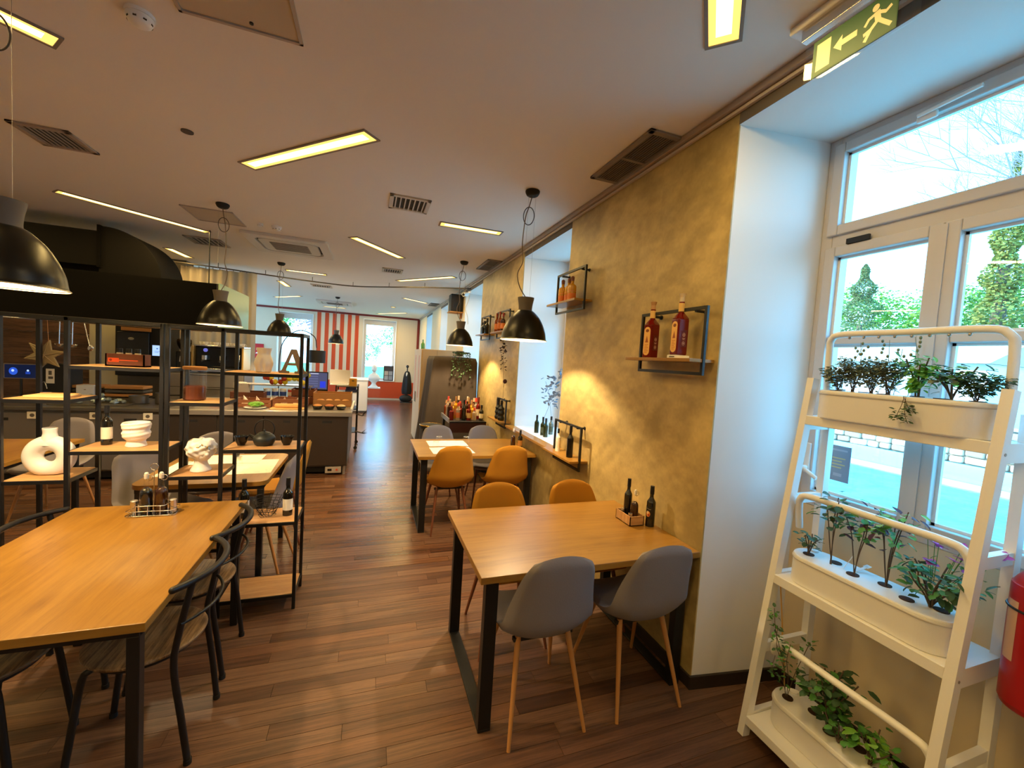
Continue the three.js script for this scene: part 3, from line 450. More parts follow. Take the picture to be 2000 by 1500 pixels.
// ================================================================ OPEN SHELVING AND WHAT STANDS ON IT
const ZF = -2.87, ZB = -3.14, DZ = -3.0;
function rack(x, label) { // local x from the left post
  const o = thing('shelving_unit', label, 'shelving', [x, 0, (ZF + ZB) / 2], 0, 'open metal shelving units'), zf = (ZF - ZB) / 2, p = 0.02;
  for (const px of [0, 0.27, 0.69]) for (const s of [-1, 1]) part('post', box(px - p / 2, px + p / 2, 0, 1.785, s * zf - p / 2, s * zf + p / 2, 0.002), M.black, o);
  part('top_frame', [box(0, 0.69, 1.765, 1.785, zf - 0.01, zf + 0.01), box(0, 0.69, 1.765, 1.785, -zf - 0.01, -zf + 0.01), box(-0.01, 0.01, 1.765, 1.785, -zf, zf), box(0.68, 0.70, 1.765, 1.785, -zf, zf)], M.black, o);
  const shelf = (a, b, y) => { const s = part('shelf_board', box(a + 0.002, b - 0.002, y - 0.014, y, -zf + 0.002, zf - 0.002, 0.002), M.pale, o);
    part('shelf_frame', [box(a, b, y - 0.02, y - 0.001, zf - 0.004, zf + 0.008), box(a, b, y - 0.02, y - 0.001, -zf - 0.008, -zf + 0.004), box(a - 0.006, a + 0.006, y - 0.02, y - 0.001, -zf, zf), box(b - 0.006, b + 0.006, y - 0.02, y - 0.001, -zf, zf)], M.black, s); };
  for (const y of [1.525, 1.052, 0.58, 0.1]) shelf(0.27, 0.69, y);
  for (const y of [1.335, 0.895, 0.44]) shelf(0, 0.27, y);
  return o;
}
rack(-1.815, 'open black metal shelving with oak boards holding the ring vase');
rack(-1.1, 'open black metal shelving with oak boards holding the iron teapot');

function bottle(x, y, z, h, r, glass, label, cap, text, group) { // tall oil or wine bottle
  const o = thing('bottle', text, 'bottle', [x, y, z], 0, group);
  part('body', smoothLathe([[0.001, 0], [r * 0.9, 0], [r, 0.006], [r, h * 0.3], [r, h * 0.56], [r * 0.92, h * 0.62], [r * 0.5, h * 0.7], [r * 0.42, h * 0.76], [r * 0.42, h * 0.86]], 18, 40), glass, o);
  part('cap', C(r * 0.46, r * 0.48, h * 0.2, 0, h * 0.9, 0, 16), cap, o);
  if (label) part('label', C(r * 1.012, r * 1.012, h * 0.3, 0, h * 0.3, 0, 20, true), label, o);
  return o;
}
{ // ring vase
  const o = thing('ring_vase', 'white ceramic ring vase with an off centre hole', 'vase', [-1.688, 0.895, DZ]);
  const g = new THREE.TorusGeometry(0.074, 0.043, 24, 48); const p = g.attributes.position; for (let i = 0; i < p.count; i++) { let y = p.getY(i); if (y < -0.1) y = -0.1 + (y + 0.1) * 0.15; p.setY(i, y); p.setZ(i, p.getZ(i) * 0.95); } g.computeVertexNormals();
  part('ring_body', g.translate(0, 0.1035, 0), M.ceramic, o); part('neck', smoothLathe([[0.044, 0.17], [0.034, 0.21], [0.029, 0.235], [0.031, 0.262], [0.027, 0.262], [0.025, 0.235]], 28, 24), M.ceramic, o);
}
bottle(-1.46, 1.052, -3.05, 0.235, 0.026, M.darkGlass, M.label, M.black, 'dark bottle with two cream labels on the shelving beside the white goblet');
{ const o = thing('goblet_planter', 'white swirl ribbed goblet pot on the upper shelf', 'pot', [-1.297, 1.052, DZ]);
  const g = smoothLathe([[0.001, 0], [0.046, 0], [0.048, 0.012], [0.043, 0.034], [0.058, 0.05], [0.066, 0.075], [0.062, 0.1], [0.068, 0.118], [0.066, 0.14], [0.06, 0.14], [0.056, 0.12], [0.001, 0.06]], 48, 60), p = g.attributes.position;
  for (let i = 0; i < p.count; i++) { const a = Math.atan2(p.getZ(i), p.getX(i)), y = p.getY(i), k = 1 + 0.025 * Math.sin(y * 260 + a * 2) * (y > 0.04 ? 1 : 0.3); p.setX(i, p.getX(i) * k); p.setZ(i, p.getZ(i) * k); } g.computeVertexNormals(); part('pot_body', g, M.ceramic, o); }
{ // head planter seen from behind the curls
  const o = thing('head_planter', 'white classical head planter with wavy hair and blue flecks', 'planter', [-0.972, 0.895, DZ]);
  const g = new THREE.SphereGeometry(0.076, 56, 44), p = g.attributes.position;
  for (let i = 0; i < p.count; i++) { const x = p.getX(i), y = p.getY(i), z = p.getZ(i), a = Math.atan2(z, x); const w = 0.05 * Math.sin(a * 5 + y * 70 + 2 * Math.sin(y * 50)) + 0.04 * Math.sin(a * 9 - y * 120); const k = 1 + w * (y > -0.05 ? 1 : 0.2); p.setXYZ(i, x * k * 1.03, Math.min(y * 0.98, 0.052 + 0.006 * Math.sin(a * 6)), z * k * 1.06); } g.computeVertexNormals();
  part('hair', g.translate(0, 0.142, 0), M.ceramic, o); part('neck', smoothLathe([[0.001, 0], [0.05, 0], [0.052, 0.012], [0.042, 0.03], [0.034, 0.055], [0.04, 0.085]], 28, 24).scale(1, 1, 1.1), M.ceramic, o);
  part('face', [S(0.045, 0.028, 0.115, 0.035, 0.9, 1.05, 0.8), S(0.011, 0.05, 0.112, 0.062)], M.ceramic, o);
  for (let i = 0; i < 6; i++) part('wreath_leaf', new THREE.SphereGeometry(0.011, 8, 6).scale(1, 0.5, 0.4).rotateZ(i).translate(0.025 + 0.011 * i - 0.02, 0.17 - 0.006 * Math.abs(i - 2), 0.072 - 0.002 * i), std(i % 2 ? '#7d94b0' : '#a58e55', 0.5), o);
}
{ const o = thing('storage_jar', 'clear glass jar with wooden lid and brown granules', 'jar', [-1.012, 1.335, DZ]);
  part('glass', lathe([[0.0, 0.001], [0.055, 0.001], [0.058, 0.005], [0.058, 0.185]], 40), M.clear, o); part('granules', smoothLathe([[0.001, 0.004], [0.053, 0.004], [0.054, 0.03], [0.054, 0.082], [0.03, 0.09], [0.001, 0.087]], 32, 24), std('#5e2c12', 0.95), o); part('lid', lathe([[0.0, 0.188], [0.06, 0.188], [0.061, 0.192], [0.061, 0.204], [0.058, 0.207], [0.0, 0.207]], 40), M.card, o); }
{ const o = thing('spice_crate', 'small brown wooden crate with an orange label and three jars', 'crate', [-1.33, 1.525, -2.985]);
  part('crate_body', [box(-0.09, 0.09, 0, 0.008, -0.04, 0.04), box(-0.09, 0.09, 0, 0.072, 0.034, 0.04), box(-0.09, 0.09, 0, 0.072, -0.04, -0.034), box(-0.09, -0.083, 0, 0.072, -0.04, 0.04), box(0.083, 0.09, 0, 0.072, -0.04, 0.04)], std('#6b3a24', 0.7), o);
  const t = canvasTex(256, 48, (c, w, h) => { c.fillStyle = '#6b3a24'; c.fillRect(0, 0, w, h); c.fillStyle = '#e4571f'; c.fillRect(4, 4, 84, 38); c.fillRect(88, 20, 150, 8); c.fillStyle = '#8a2a10'; c.beginPath(); c.arc(24, 23, 11, 0, 7); c.fill(); });
  part('label', new THREE.PlaneGeometry(0.15, 0.03).translate(-0.004, 0.036, 0.0405), new THREE.MeshStandardMaterial({ map: t, roughness: 0.7 }), o, 'orange printed label');
}
for (let i = 0; i < 3; i++) { const o = thing('spice_jar', ['left spice jar in the small crate on the shelving', 'middle spice jar in the small crate on the shelving', 'right spice jar in the small crate on the shelving'][i], 'jar', [-1.372 + i * 0.042, 1.534, -2.985], 0, 'jars in the spice crate'); part('glass', C(0.014, 0.016, 0.07, 0, 0.035, 0), std('#d8c4a0', 0.4), o); part('lid', C(0.013, 0.013, 0.024, 0, 0.082, 0), M.black, o); }
for (const [x, l] of [[-0.758, 'black tapered tea bowl left of the iron teapot'], [-0.5, 'black tapered tea bowl right of the iron teapot']]) { const o = thing('tea_bowl', l, 'bowl', [x, 1.052, DZ], 0, 'black tea bowls'); part('bowl_body', smoothLathe([[0.001, 0], [0.021, 0], [0.022, 0.005], [0.032, 0.025], [0.041, 0.056], [0.038, 0.056], [0.028, 0.026], [0.001, 0.009]], 28, 30), M.blackGloss, o); }
{ const o = thing('iron_teapot', 'cast iron teapot with arched handle on the shelving', 'teapot', [-0.63, 1.052, DZ]);
  part('pot', smoothLathe([[0.001, 0], [0.045, 0], [0.055, 0.012], [0.064, 0.034], [0.06, 0.055], [0.042, 0.073], [0.03, 0.078]], 32, 30), M.iron, o);
  const lid = part('lid', smoothLathe([[0.036, 0.074], [0.034, 0.08], [0.015, 0.087], [0.001, 0.089]], 24, 14), M.iron, o); part('knob', S(0.007, 0, 0.095, 0), M.iron, lid);
  part('handle', tube([[-0.05, 0.07, 0], [-0.056, 0.105, 0], [-0.042, 0.145, 0], [0, 0.166, 0], [0.042, 0.145, 0], [0.056, 0.105, 0], [0.05, 0.07, 0]], 0.0042, 40, 8), M.black, o); part('spout', bar([-0.055, 0.045, 0], [-0.085, 0.068, 0], 0.012, 0.007), M.iron, o); }
const font = await new FontLoader().loadAsync('fonts/droid/droid_serif_bold.typeface.json');
{ const g = new TextGeometry('A', { font, size: 0.158, depth: 0.02, curveSegments: 4, bevelEnabled: true, bevelSize: 0.001, bevelThickness: 0.001 }); g.computeBoundingBox(); g.translate(-(g.boundingBox.min.x + g.boundingBox.max.x) / 2, -g.boundingBox.min.y, -0.01); solo('letter_ornament', uvm(g), std('#8a7766', 0.7), 'grey wooden capital letter A standing on the top shelf', 'letter', [-0.478, 1.525, -3.02]); }
{ const o = thing('torso_vase', 'frosted white torso shaped vase beside the letter A', 'vase', [-0.645, 1.525, DZ]); // waist, hips and two cheeks
  const g = smoothLathe([[0.001, 0], [0.036, 0], [0.044, 0.03], [0.05, 0.06], [0.043, 0.09], [0.034, 0.115], [0.038, 0.14], [0.04, 0.152], [0.036, 0.152], [0.001, 0.1]], 48, 50), p = g.attributes.position;
  for (let i = 0; i < p.count; i++) { const a = Math.atan2(p.getX(i), p.getZ(i)), y = p.getY(i), k = 1 - 0.26 * Math.exp(-Math.pow(a / 0.2, 2)) * THREE.MathUtils.smoothstep(y, 0, 0.02) * (1 - THREE.MathUtils.smoothstep(y, 0.06, 0.1)); p.setX(i, p.getX(i) * k * 1.08); p.setZ(i, p.getZ(i) * k * 0.85); } g.computeVertexNormals(); part('vase_body', g, phy('#f2ece4', 0.4, { transmission: 0.25, thickness: 0 }), o); }
bottle(-0.735, 0.58, DZ, 0.25, 0.03, M.darkGlass, M.paper, M.black, 'white labelled wine bottle beside the table corner chair');
bottle(-0.482, 0.58, DZ, 0.25, 0.03, M.darkGlass, M.paper, M.black, 'white labelled wine bottle at the shelving end');
{ const o = thing('wire_basket', 'black tangled wire bowl between two wine bottles', 'basket', [-0.6, 0.58, DZ]); const gs = [];
  for (let i = 0; i < 7; i++) { const y = 0.006 + i * 0.019, r = 0.05 + i * 0.006; gs.push(tube(Array.from({ length: 12 }, (_, k) => { const a = k / 12 * Math.PI * 2; return [Math.cos(a) * r * rr(0.9, 1.08), Math.max(0.003, y + rr(-0.008, 0.008)), Math.sin(a) * r * rr(0.9, 1.08)]; }), 0.0016, 48, 5, true)); }
  for (let i = 0; i < 12; i++) { const a = i / 12 * Math.PI * 2; gs.push(tube([[Math.cos(a) * 0.03, 0.003, Math.sin(a) * 0.03], [Math.cos(a + 0.3) * 0.06, 0.05, Math.sin(a + 0.3) * 0.06], [Math.cos(a + 0.5) * 0.088, 0.128, Math.sin(a + 0.5) * 0.088]], 0.0015, 14, 5)); }
  part('wire', gs, M.black, o); }
{ const o = thing('serving_board', 'pale wooden serving board lying on the left shelf', 'board', [-1.68, 1.335, -3.01]); part('board', box(-0.09, 0.09, 0, 0.012, -0.07, 0.07, 0.004), std('#d9b27a', 0.6), o); part('batten', box(-0.085, 0.085, 0.012, 0.016, -0.06, -0.05), std('#c79a5f', 0.6), o); }
{ const o = thing('straw_star', 'woven straw star hanging at the back of the shelving', 'ornament', [-1.805, 1.56, -3.165]);
  const pts = []; for (let i = 0; i < 12; i++) { const a = i / 12 * Math.PI * 2 + 0.26, r = i % 2 ? 0.042 : 0.09; pts.push([Math.cos(a) * r, Math.sin(a) * r]); } part('star_body', ext(pts, 0.008, 0.003).translate(0, 0, -0.004), std('#756850', 0.95), o); for (let i = 0; i < 6; i++) { const a = i / 6 * Math.PI * 2 + 0.26; part('ray_rib', bar([0, 0, 0.008], [Math.cos(a) * 0.088, Math.sin(a) * 0.088, 0.008], 0.003, 0.001, 5), std('#8f8064', 0.95), o); } part('thread', bar([0.02, 0.07, 0.003], [0.02, 0.218, 0.015], 0.001), M.cork, o); }
function cruet(x, y, z, h, r, fill, label, group) { const o = thing('cruet_bottle', label, 'cruet', [x, y, z], 0, group);
  part('glass', smoothLathe([[0.001, 0.001], [r, 0.001], [r, h * 0.5], [r * 0.85, h * 0.6], [r * 0.42, h * 0.68], [r * 0.38, h * 0.9]], 20, 40), M.clear, o); part('liquid', smoothLathe([[0.001, 0.004], [r * 0.93, 0.004], [r * 0.94, h * 0.45], [r * 0.8, h * 0.58], [r * 0.4, h * 0.64], [0.001, h * 0.645]], 20, 30), fill, o);
  part('stopper', [C(r * 0.4, r * 0.36, h * 0.1, 0, h * 0.93, 0), S(r * 0.34, 0, h, 0)], std('#dfd6c4', 0.5), o); part('clip_wire', new THREE.TorusGeometry(r * 0.55, 0.0018, 6, 18).translate(r * 0.4, h * 0.9, 0), M.chrome, o); return o; }
{ // cruet rack on the long table
  const cx = -1.075, cz = -2.67, y = 0.75, o = thing('cruet_rack', 'chrome wire cruet rack on the long oak table', 'rack', [cx, y, cz]);
  const ring = (yy, a, b) => tube([[-a, yy, -b], [0, yy, -b * 1.02], [a, yy, -b], [a * 1.05, yy, 0], [a, yy, b], [0, yy, b * 1.02], [-a, yy, b], [-a * 1.05, yy, 0]], 0.002, 60, 6, true);
  part('wire_frame', [ring(0.006, 0.1, 0.045), ring(0.03, 0.098, 0.043), ring(0.058, 0.062, 0.043), ...[-0.06, -0.01, 0.045].flatMap((x) => [bar([x, 0.006, 0.045], [x, 0.058, 0.043], 0.0018), bar([x, 0.006, -0.045], [x, 0.058, -0.043], 0.0018)])], M.chrome, o); part('base_tray', B(0.19, 0.003, 0.08, 0, 0.0045, 0), M.chrome, o); part('centre_handle', [bar([0, 0.006, 0], [0, 0.24, 0], 0.0022), new THREE.TorusGeometry(0.018, 0.0022, 6, 20).translate(0, 0.258, 0)], M.chrome, o);
  for (const [x, z] of [[-0.08, 0.035], [0.08, 0.035], [-0.08, -0.035], [0.08, -0.035]]) part('foot', S(0.004, x, 0.004, z), M.chrome, o);
  cruet(cx - 0.032, y + 0.0065, cz + 0.004, 0.215, 0.028, M.darkGlass, 'dark vinegar bottle in the chrome cruet rack', 'cruets in the chrome rack'); cruet(cx + 0.032, y + 0.0065, cz, 0.215, 0.028, M.brownGlass, 'amber oil bottle in the chrome cruet rack', 'cruets in the chrome rack');
  for (const [x, l] of [[-0.086, 'steel shaker at the left end of the chrome rack'], [0.085, 'steel shaker at the right end of the chrome rack']]) { const s = thing('shaker', l, 'shaker', [cx + x, y + 0.0065, cz], 0, 'shakers in the chrome rack'); part('shaker_body', C(0.0165, 0.0165, 0.066, 0, 0.033, 0, 24), M.chrome, s); part('shaker_top', lathe([[0.0165, 0.066], [0.016, 0.07], [0.01, 0.073], [0, 0.0735]]), M.steel, s); }
}

// ================================================================ THINGS ON THE WALL TABLES
{ const cx = 1.555, cz = -2.09, y = 0.75, o = thing('condiment_box', 'small open oak box of condiments on the front wall table', 'box', [cx, y, cz]);
  const a = 0.05, b = 0.075, h = 0.058, t = 0.005; part('box_body', [box(-a, a, 0, t, -b, b), box(-a, a, 0, h, b - t, b), box(-a, a, 0, h, -b, -b + t), box(-a, -a + t, 0, h, -b, b), box(a - t, a, 0, h, -b, b)], M.pale, o);
  bottle(cx + 0.012, y + t, cz - 0.045, 0.25, 0.024, M.darkGlass, null, M.black, 'tall dark bottle inside the small condiment box');
  cruet(cx + 0.022, y + t, cz + 0.012, 0.19, 0.024, M.brownGlass, 'clip top glass cruet inside the small condiment box', 'cruets');
  const sh = (x, z, l) => { const s = thing('glass_shaker', l, 'shaker', [cx + x, y + t, cz + z], 0, 'shakers in the condiment box'); part('glass', C(0.013, 0.014, 0.05, 0, 0.025, 0, 16), std('#3a2c22', 0.3), s); part('cap', C(0.012, 0.0135, 0.016, 0, 0.058, 0, 16), M.chrome, s); };
  sh(-0.026, -0.04, 'small shaker at the back of the condiment box'); sh(-0.026, 0.04, 'small shaker at the front corner of the condiment box');
  const bt = bottle(1.64, 0.75, -2.005, 0.245, 0.0265, M.darkGlass, null, M.black, 'black bottle with an orange emblem standing beside the condiment box');
  const t2 = canvasTex(128, 128, (c) => { c.fillStyle = '#15120f'; c.fillRect(0, 0, 128, 128); c.fillStyle = '#e58a3a'; c.beginPath(); c.arc(64, 76, 30, 0, 7); c.fill(); c.fillStyle = '#f4d9b0'; c.beginPath(); c.arc(56, 62, 16, 0, 7); c.fill(); c.fillStyle = '#b03a18'; c.beginPath(); c.arc(76, 86, 12, 0, 7); c.fill(); c.strokeStyle = '#c9bda8'; c.lineWidth = 3; c.beginPath(); c.moveTo(34, 26); c.bezierCurveTo(60, 10, 80, 40, 100, 22); c.stroke(); });
  part('emblem', new THREE.CylinderGeometry(0.0269, 0.0269, 0.075, 20, 1, true, -Math.PI * 0.75, Math.PI * 0.7).translate(0, 0.085, 0), new THREE.MeshStandardMaterial({ map: t2, roughness: 0.5 }), bt, 'orange emblem print');
}
function placemat(x, z, w, d, turn, y, label) { solo('placemat', box(-w / 2, w / 2, 0, 0.0015, -d / 2, d / 2), M.paperPrint, label, 'placemat', [x, y, z], turn, 'printed paper placemats'); }
M.paperPrint = new THREE.MeshStandardMaterial({ roughness: 0.85, map: (() => { const t = canvasTex(512, 384, (c, w, h) => { c.fillStyle = '#f1ead8'; c.fillRect(0, 0, w, h); c.strokeStyle = '#6f7c84'; c.lineWidth = 2; let s = 5; const q = () => { s = (s * 16807) % 2147483647; return s / 2147483647; }; for (let i = 0; i < 26; i++) { const x = q() * w, y = q() * h; c.beginPath(); c.moveTo(x, y); c.bezierCurveTo(x + q() * 60 - 30, y + q() * 40 - 20, x + q() * 60 - 30, y + q() * 60 - 30, x + q() * 90 - 45, y + q() * 60 - 30); c.stroke(); } }); t.wrapS = t.wrapT = THREE.RepeatWrapping; t.repeat.set(1 / 0.42, 1 / 0.3); t.offset.set(0.5, 0.5); return t; })() });
placemat(0.83, -4.42, 0.42, 0.28, 0, 0.75, 'paper placemat under the upturned glass at the far side of the second table'); placemat(0.82, -4.08, 0.42, 0.28, 0.02, 0.75, 'paper placemat in front of the mustard chair back at the second table');
placemat(-0.82, -3.62, 0.28, 0.42, 0.05, 0.75, 'paper placemat at the walkway side of the table behind the shelving'); placemat(-1.24, -3.6, 0.28, 0.42, -0.03, 0.75, 'paper placemat at the left side of the table behind the shelving'); placemat(-1.03, -3.86, 0.42, 0.28, 0, 0.7517, 'paper placemat at the kitchen end of the table behind the shelving');
function tumbler(x, z, y, label) { const o = thing('glass_tumbler', label, 'glass', [x, y, z], 0, 'upturned glass tumblers'); part('glass', lathe([[0.036, 0.001], [0.034, 0.03], [0.03, 0.082], [0.028, 0.086], [0.0, 0.086]], 24), M.clear, o); part('base_ring', new THREE.TorusGeometry(0.027, 0.003, 6, 22).rotateX(Math.PI / 2).translate(0, 0.083, 0), phy('#ffffff', 0.05, { transmission: 0.8, thickness: 0 }), o); }
tumbler(0.735, -4.38, 0.752, 'upturned glass on the far placemat of the second table'); tumbler(1.03, -4.36, 0.752, 'upturned glass at the right edge of the far placemat'); tumbler(0.66, -4.1, 0.752, 'upturned glass on the near placemat of the second table'); tumbler(-0.93, -3.6, 0.752, 'upturned glass seen under the teapot shelf'); tumbler(-1.2, -3.45, 0.752, 'upturned glass at the left placemat behind the head planter');
bottle(1.58, 0.75, -4.14, 0.2, 0.026, M.darkGlass, std('#a8702e', 0.6), M.black, 'small dark bottle with tan label on the second table by the sill'); cruet(1.52, 0.75, -4.2, 0.2, 0.026, M.brownGlass, 'glass cruet on the second table by the sill', 'cruets');
bottle(-1.03, 0.754, -3.95, 0.17, 0.022, M.darkGlass, null, M.black, 'small dark bottle on the table behind the head planter');

// ================================================================ WALL SHELVES
function wallShelf(zc, yb, label, w = 0.5, board = 0.58, h = 0.36, drop = 0.085) {
  const o = thing('wall_shelf', label, 'shelf', [WALL, yb, zc], 0, 'framed wall shelves'), x = -0.075, p = 0.017, a = w / 2;
  part('board', box(-0.165, -0.002, -0.018, 0, -board / 2, a + 0.012, 0.002, 'z'), M.oak, o);
  part('frame', [box(x - p / 2, x + p / 2, -drop, h - drop, -a - p, -a, 0.002), box(x - p / 2, x + p / 2, -drop, h - drop, a, a + p, 0.002), box(x - p / 2, x + p / 2, -drop, -drop + p, -a, a), box(x - p / 2, x + p / 2, h - drop - p, h - drop, -a, a)], M.black, o);
  for (const s of [-1, 1]) part('wall_stub', [bar([x, h - drop - 0.02, s * (a - 0.07)], [-0.004, h - drop - 0.02, s * (a - 0.07)], 0.008), C(0.014, 0.014, 0.006, 0, 0, 0).rotateZ(Math.PI / 2).translate(-0.004, h - drop - 0.02, s * (a - 0.07))], M.black, o);
  return o;
}
wallShelf(-1.93, 1.765, 'framed wall shelf with two red liqueur bottles'); wallShelf(-3.24, 2.235, 'framed wall shelf with orange fruit bottles high on the wall'); wallShelf(-3.11, 0.925, 'low framed wall shelf with a black bottle beside the sill', 0.46, 0.62);
wallShelf(-4.98, 0.935, 'low framed wall shelf with dark glass bottles on the far olive pier', 0.36, 0.6); wallShelf(-5.12, 2.07, 'framed wall shelf with tall reddish bottles on the far olive pier'); wallShelf(-5.98, 2.07, 'framed wall shelf with black jugs at the far pier edge', 0.46, 0.5);
{ const labT = canvasTex(128, 256, (c) => { c.fillStyle = '#e9b25e'; c.fillRect(0, 0, 128, 256); c.fillStyle = '#7a3a14'; c.beginPath(); c.ellipse(64, 34, 34, 14, 0, 0, 7); c.fill(); c.fillStyle = '#9a4a1c'; c.beginPath(); c.moveTo(64, 78); c.lineTo(96, 140); c.lineTo(32, 140); c.fill(); c.fillStyle = '#c9792c'; for (let i = 0; i < 6; i++) c.fillRect(26, 156 + i * 14, 76 - (i % 2) * 20, 6); });
  const sideT = canvasTex(64, 128, (c) => { c.fillStyle = '#5e100e'; c.fillRect(0, 0, 64, 128); c.strokeStyle = '#d8b8a8'; c.lineWidth = 4; c.beginPath(); c.arc(32, 34, 13, 0, 7); c.stroke(); c.beginPath(); c.arc(32, 100, 13, 0, 7); c.stroke(); c.fillStyle = '#d8b8a8'; c.fillRect(16, 60, 32, 4); c.fillRect(20, 68, 24, 4); c.fillRect(26, 96, 12, 8); c.fillRect(26, 30, 12, 8); });
  const liq = (z, turn, topM, label, raise) => { const o = thing('liqueur_bottle', label, 'bottle', [1.6, 1.765 + raise, z], turn, 'red liqueur bottles');
    part('body', [B(0.066, 0.2, 0.066, 0, 0.1, 0, 0.008), new THREE.CylinderGeometry(0.017, 0.045, 0.035, 4, 1).rotateY(Math.PI / 4).translate(0, 0.2155, 0)], M.redGlass, o); part('neck', C(0.0145, 0.0145, 0.06, 0, 0.262, 0, 16), M.redGlass, o); part('neck_label', C(0.0158, 0.0158, 0.045, 0, 0.262, 0, 16, true), std('#e2b568', 0.6), o); part('stopper', [C(0.013, 0.014, 0.03, 0, 0.302, 0, 14), C(0.019, 0.013, 0.02, 0, 0.327, 0, 14)], topM, o);
    const f = new THREE.ShapeGeometry(rrect(0.05, 0.17, 0.024), 10); const uv = f.attributes.uv; for (let i = 0; i < uv.count; i++) uv.setXY(i, f.attributes.position.getX(i) / 0.05 + 0.5, f.attributes.position.getY(i) / 0.17 + 0.5); part('front_label', f.rotateY(-Math.PI / 2).translate(-0.0338, 0.1, 0), new THREE.MeshStandardMaterial({ map: labT, roughness: 0.6, side: THREE.DoubleSide }), o, 'cream and amber front label');
    part('side_print', new THREE.PlaneGeometry(0.036, 0.09).translate(0.004, 0.09, 0.0336), new THREE.MeshStandardMaterial({ map: sideT, roughness: 0.4 }), o, 'pale printed seals'); };
  liq(-2.08, 0.12, M.cork, 'red liqueur bottle with cork stopper, left of the two', 0); liq(-1.84, -0.1, phy('#f0e2c8', 0.1, { transmission: 0.5, thickness: 0 }), 'taller red liqueur bottle with a glass stopper on a white base', 0.018);
  { const o = thing('bottle_stand', 'small white block under the taller liqueur bottle', 'stand', [1.6, 1.765, -1.84]); part('block', box(-0.04, 0.04, 0, 0.018, -0.04, 0.04, 0.003), M.white, o); part('face_print', box(-0.0412, -0.04, 0.006, 0.012, -0.02, 0.02), M.neck, o); }
  { const o = thing('price_card', 'white folded price card leaning at the shelf end', 'card', [1.545, 1.765, -1.745]); part('card_face', box(-0.001, 0.001, -0.016, 0.012, -0.05, 0.05), M.paper, o); part('card_fold', box(0, 0.025, 0.0002, 0.0018, -0.05, 0.05), M.paper, o); } }
for (const [z, x, l] of [[-3.33, 1.585, 'orange fruit liqueur bottle at the open end of the high shelf'], [-3.24, 1.6, 'orange fruit liqueur bottle in the middle of the high shelf'], [-3.15, 1.585, 'orange fruit liqueur bottle nearest the shelf frame']]) { const o = thing('fruit_bottle', l, 'bottle', [x, 2.235, z], 0, 'orange fruit bottles on the high shelf');
  part('glass', smoothLathe([[0.001, 0], [0.034, 0], [0.036, 0.006], [0.036, 0.11], [0.03, 0.13], [0.014, 0.145], [0.014, 0.165]], 20, 30), M.yellowGlass, o); part('fruit_fill', C(0.0365, 0.0365, 0.07, 0, 0.045, 0, 20, true), std('#d9701a', 0.5), o); part('stopper', [C(0.016, 0.014, 0.022, 0, 0.176, 0, 14), S(0.016, 0, 0.192, 0)], std('#7a4a3a', 0.7), o); }
bottle(1.6, 0.925, -3.02, 0.265, 0.027, M.blackGloss, null, M.black, 'matt black oil bottle on the low framed shelf'); bottle(1.6, 0.925, -3.25, 0.2, 0.02, M.ceramic, std('#efe0d0', 0.6), M.black, 'white bottle with black cap behind the black oil bottle');
[[-5.36, 0.26, 0.031, M.amber, 'tall reddish bottle on the upper far shelf, outer one'], [-5.22, 0.27, 0.031, M.amber, 'tall reddish bottle on the upper far shelf, middle one'], [-5.08, 0.24, 0.031, M.brownGlass, 'brown bottle nearest the frame on the upper far shelf']].forEach(([z, h, r, g, l]) => bottle(1.6, 2.07, z, h, r, g, std('#c4703a', 0.6), M.darkRed, l, 'bottles on the upper far shelves'));
[[-6.1, 0.19, 0.03, 'small black bottle at the far shelf end'], [-5.98, 0.2, 0.05, 'round black jug on the farthest wall shelf'], [-5.85, 0.22, 0.032, 'dark bottle beside the round black jug']].forEach(([z, h, r, l]) => bottle(1.6, 2.07, z, h, r, M.darkGlass, null, M.black, l, 'bottles on the upper far shelves'));
[[-5.06, 0.27, 'dark twisted glass bottle on the low far shelf, left'], [-4.93, 0.25, 'dark twisted glass bottle on the low far shelf, right']].forEach(([z, h, l]) => { const o = thing('twisted_bottle', l, 'bottle', [1.6, 0.935, z], 0, 'twisted bottles'); part('body', smoothLathe([[0.001, 0], [0.036, 0], [0.044, 0.03], [0.034, 0.06], [0.044, 0.09], [0.034, 0.125], [0.04, 0.15], [0.02, 0.18], [0.017, h - 0.02]], 20, 50), M.blackGloss, o); part('cap', C(0.018, 0.018, 0.03, 0, h - 0.01, 0), M.black, o); });
function twig(o, pts, n, leafR, m, spread, from = 0.45) { // a stem with loose leaves near its end
  const c = new THREE.CatmullRomCurve3(pts.map((p) => V(...p))); part('stem', new THREE.TubeGeometry(c, 20, 0.0016, 5), M.dry, o); const gs = [];
  for (let i = 0; i < n; i++) { const t = from + (1 - from) * i / n, p = c.getPoint(t), g = new THREE.SphereGeometry(leafR * rr(0.7, 1.2), 7, 5).scale(1, 0.18, 0.7).rotateX(rr(-1, 1)).rotateY(rr(0, 6)).rotateZ(rr(-0.8, 0.8)); gs.push(g.translate(p.x + rr(-1, 1) * spread, p.y + rr(-1, 1) * spread, p.z + rr(-1, 1) * spread)); }
  const f = part('leaf', gs, m, o); f.userData.kind = 'stuff'; }
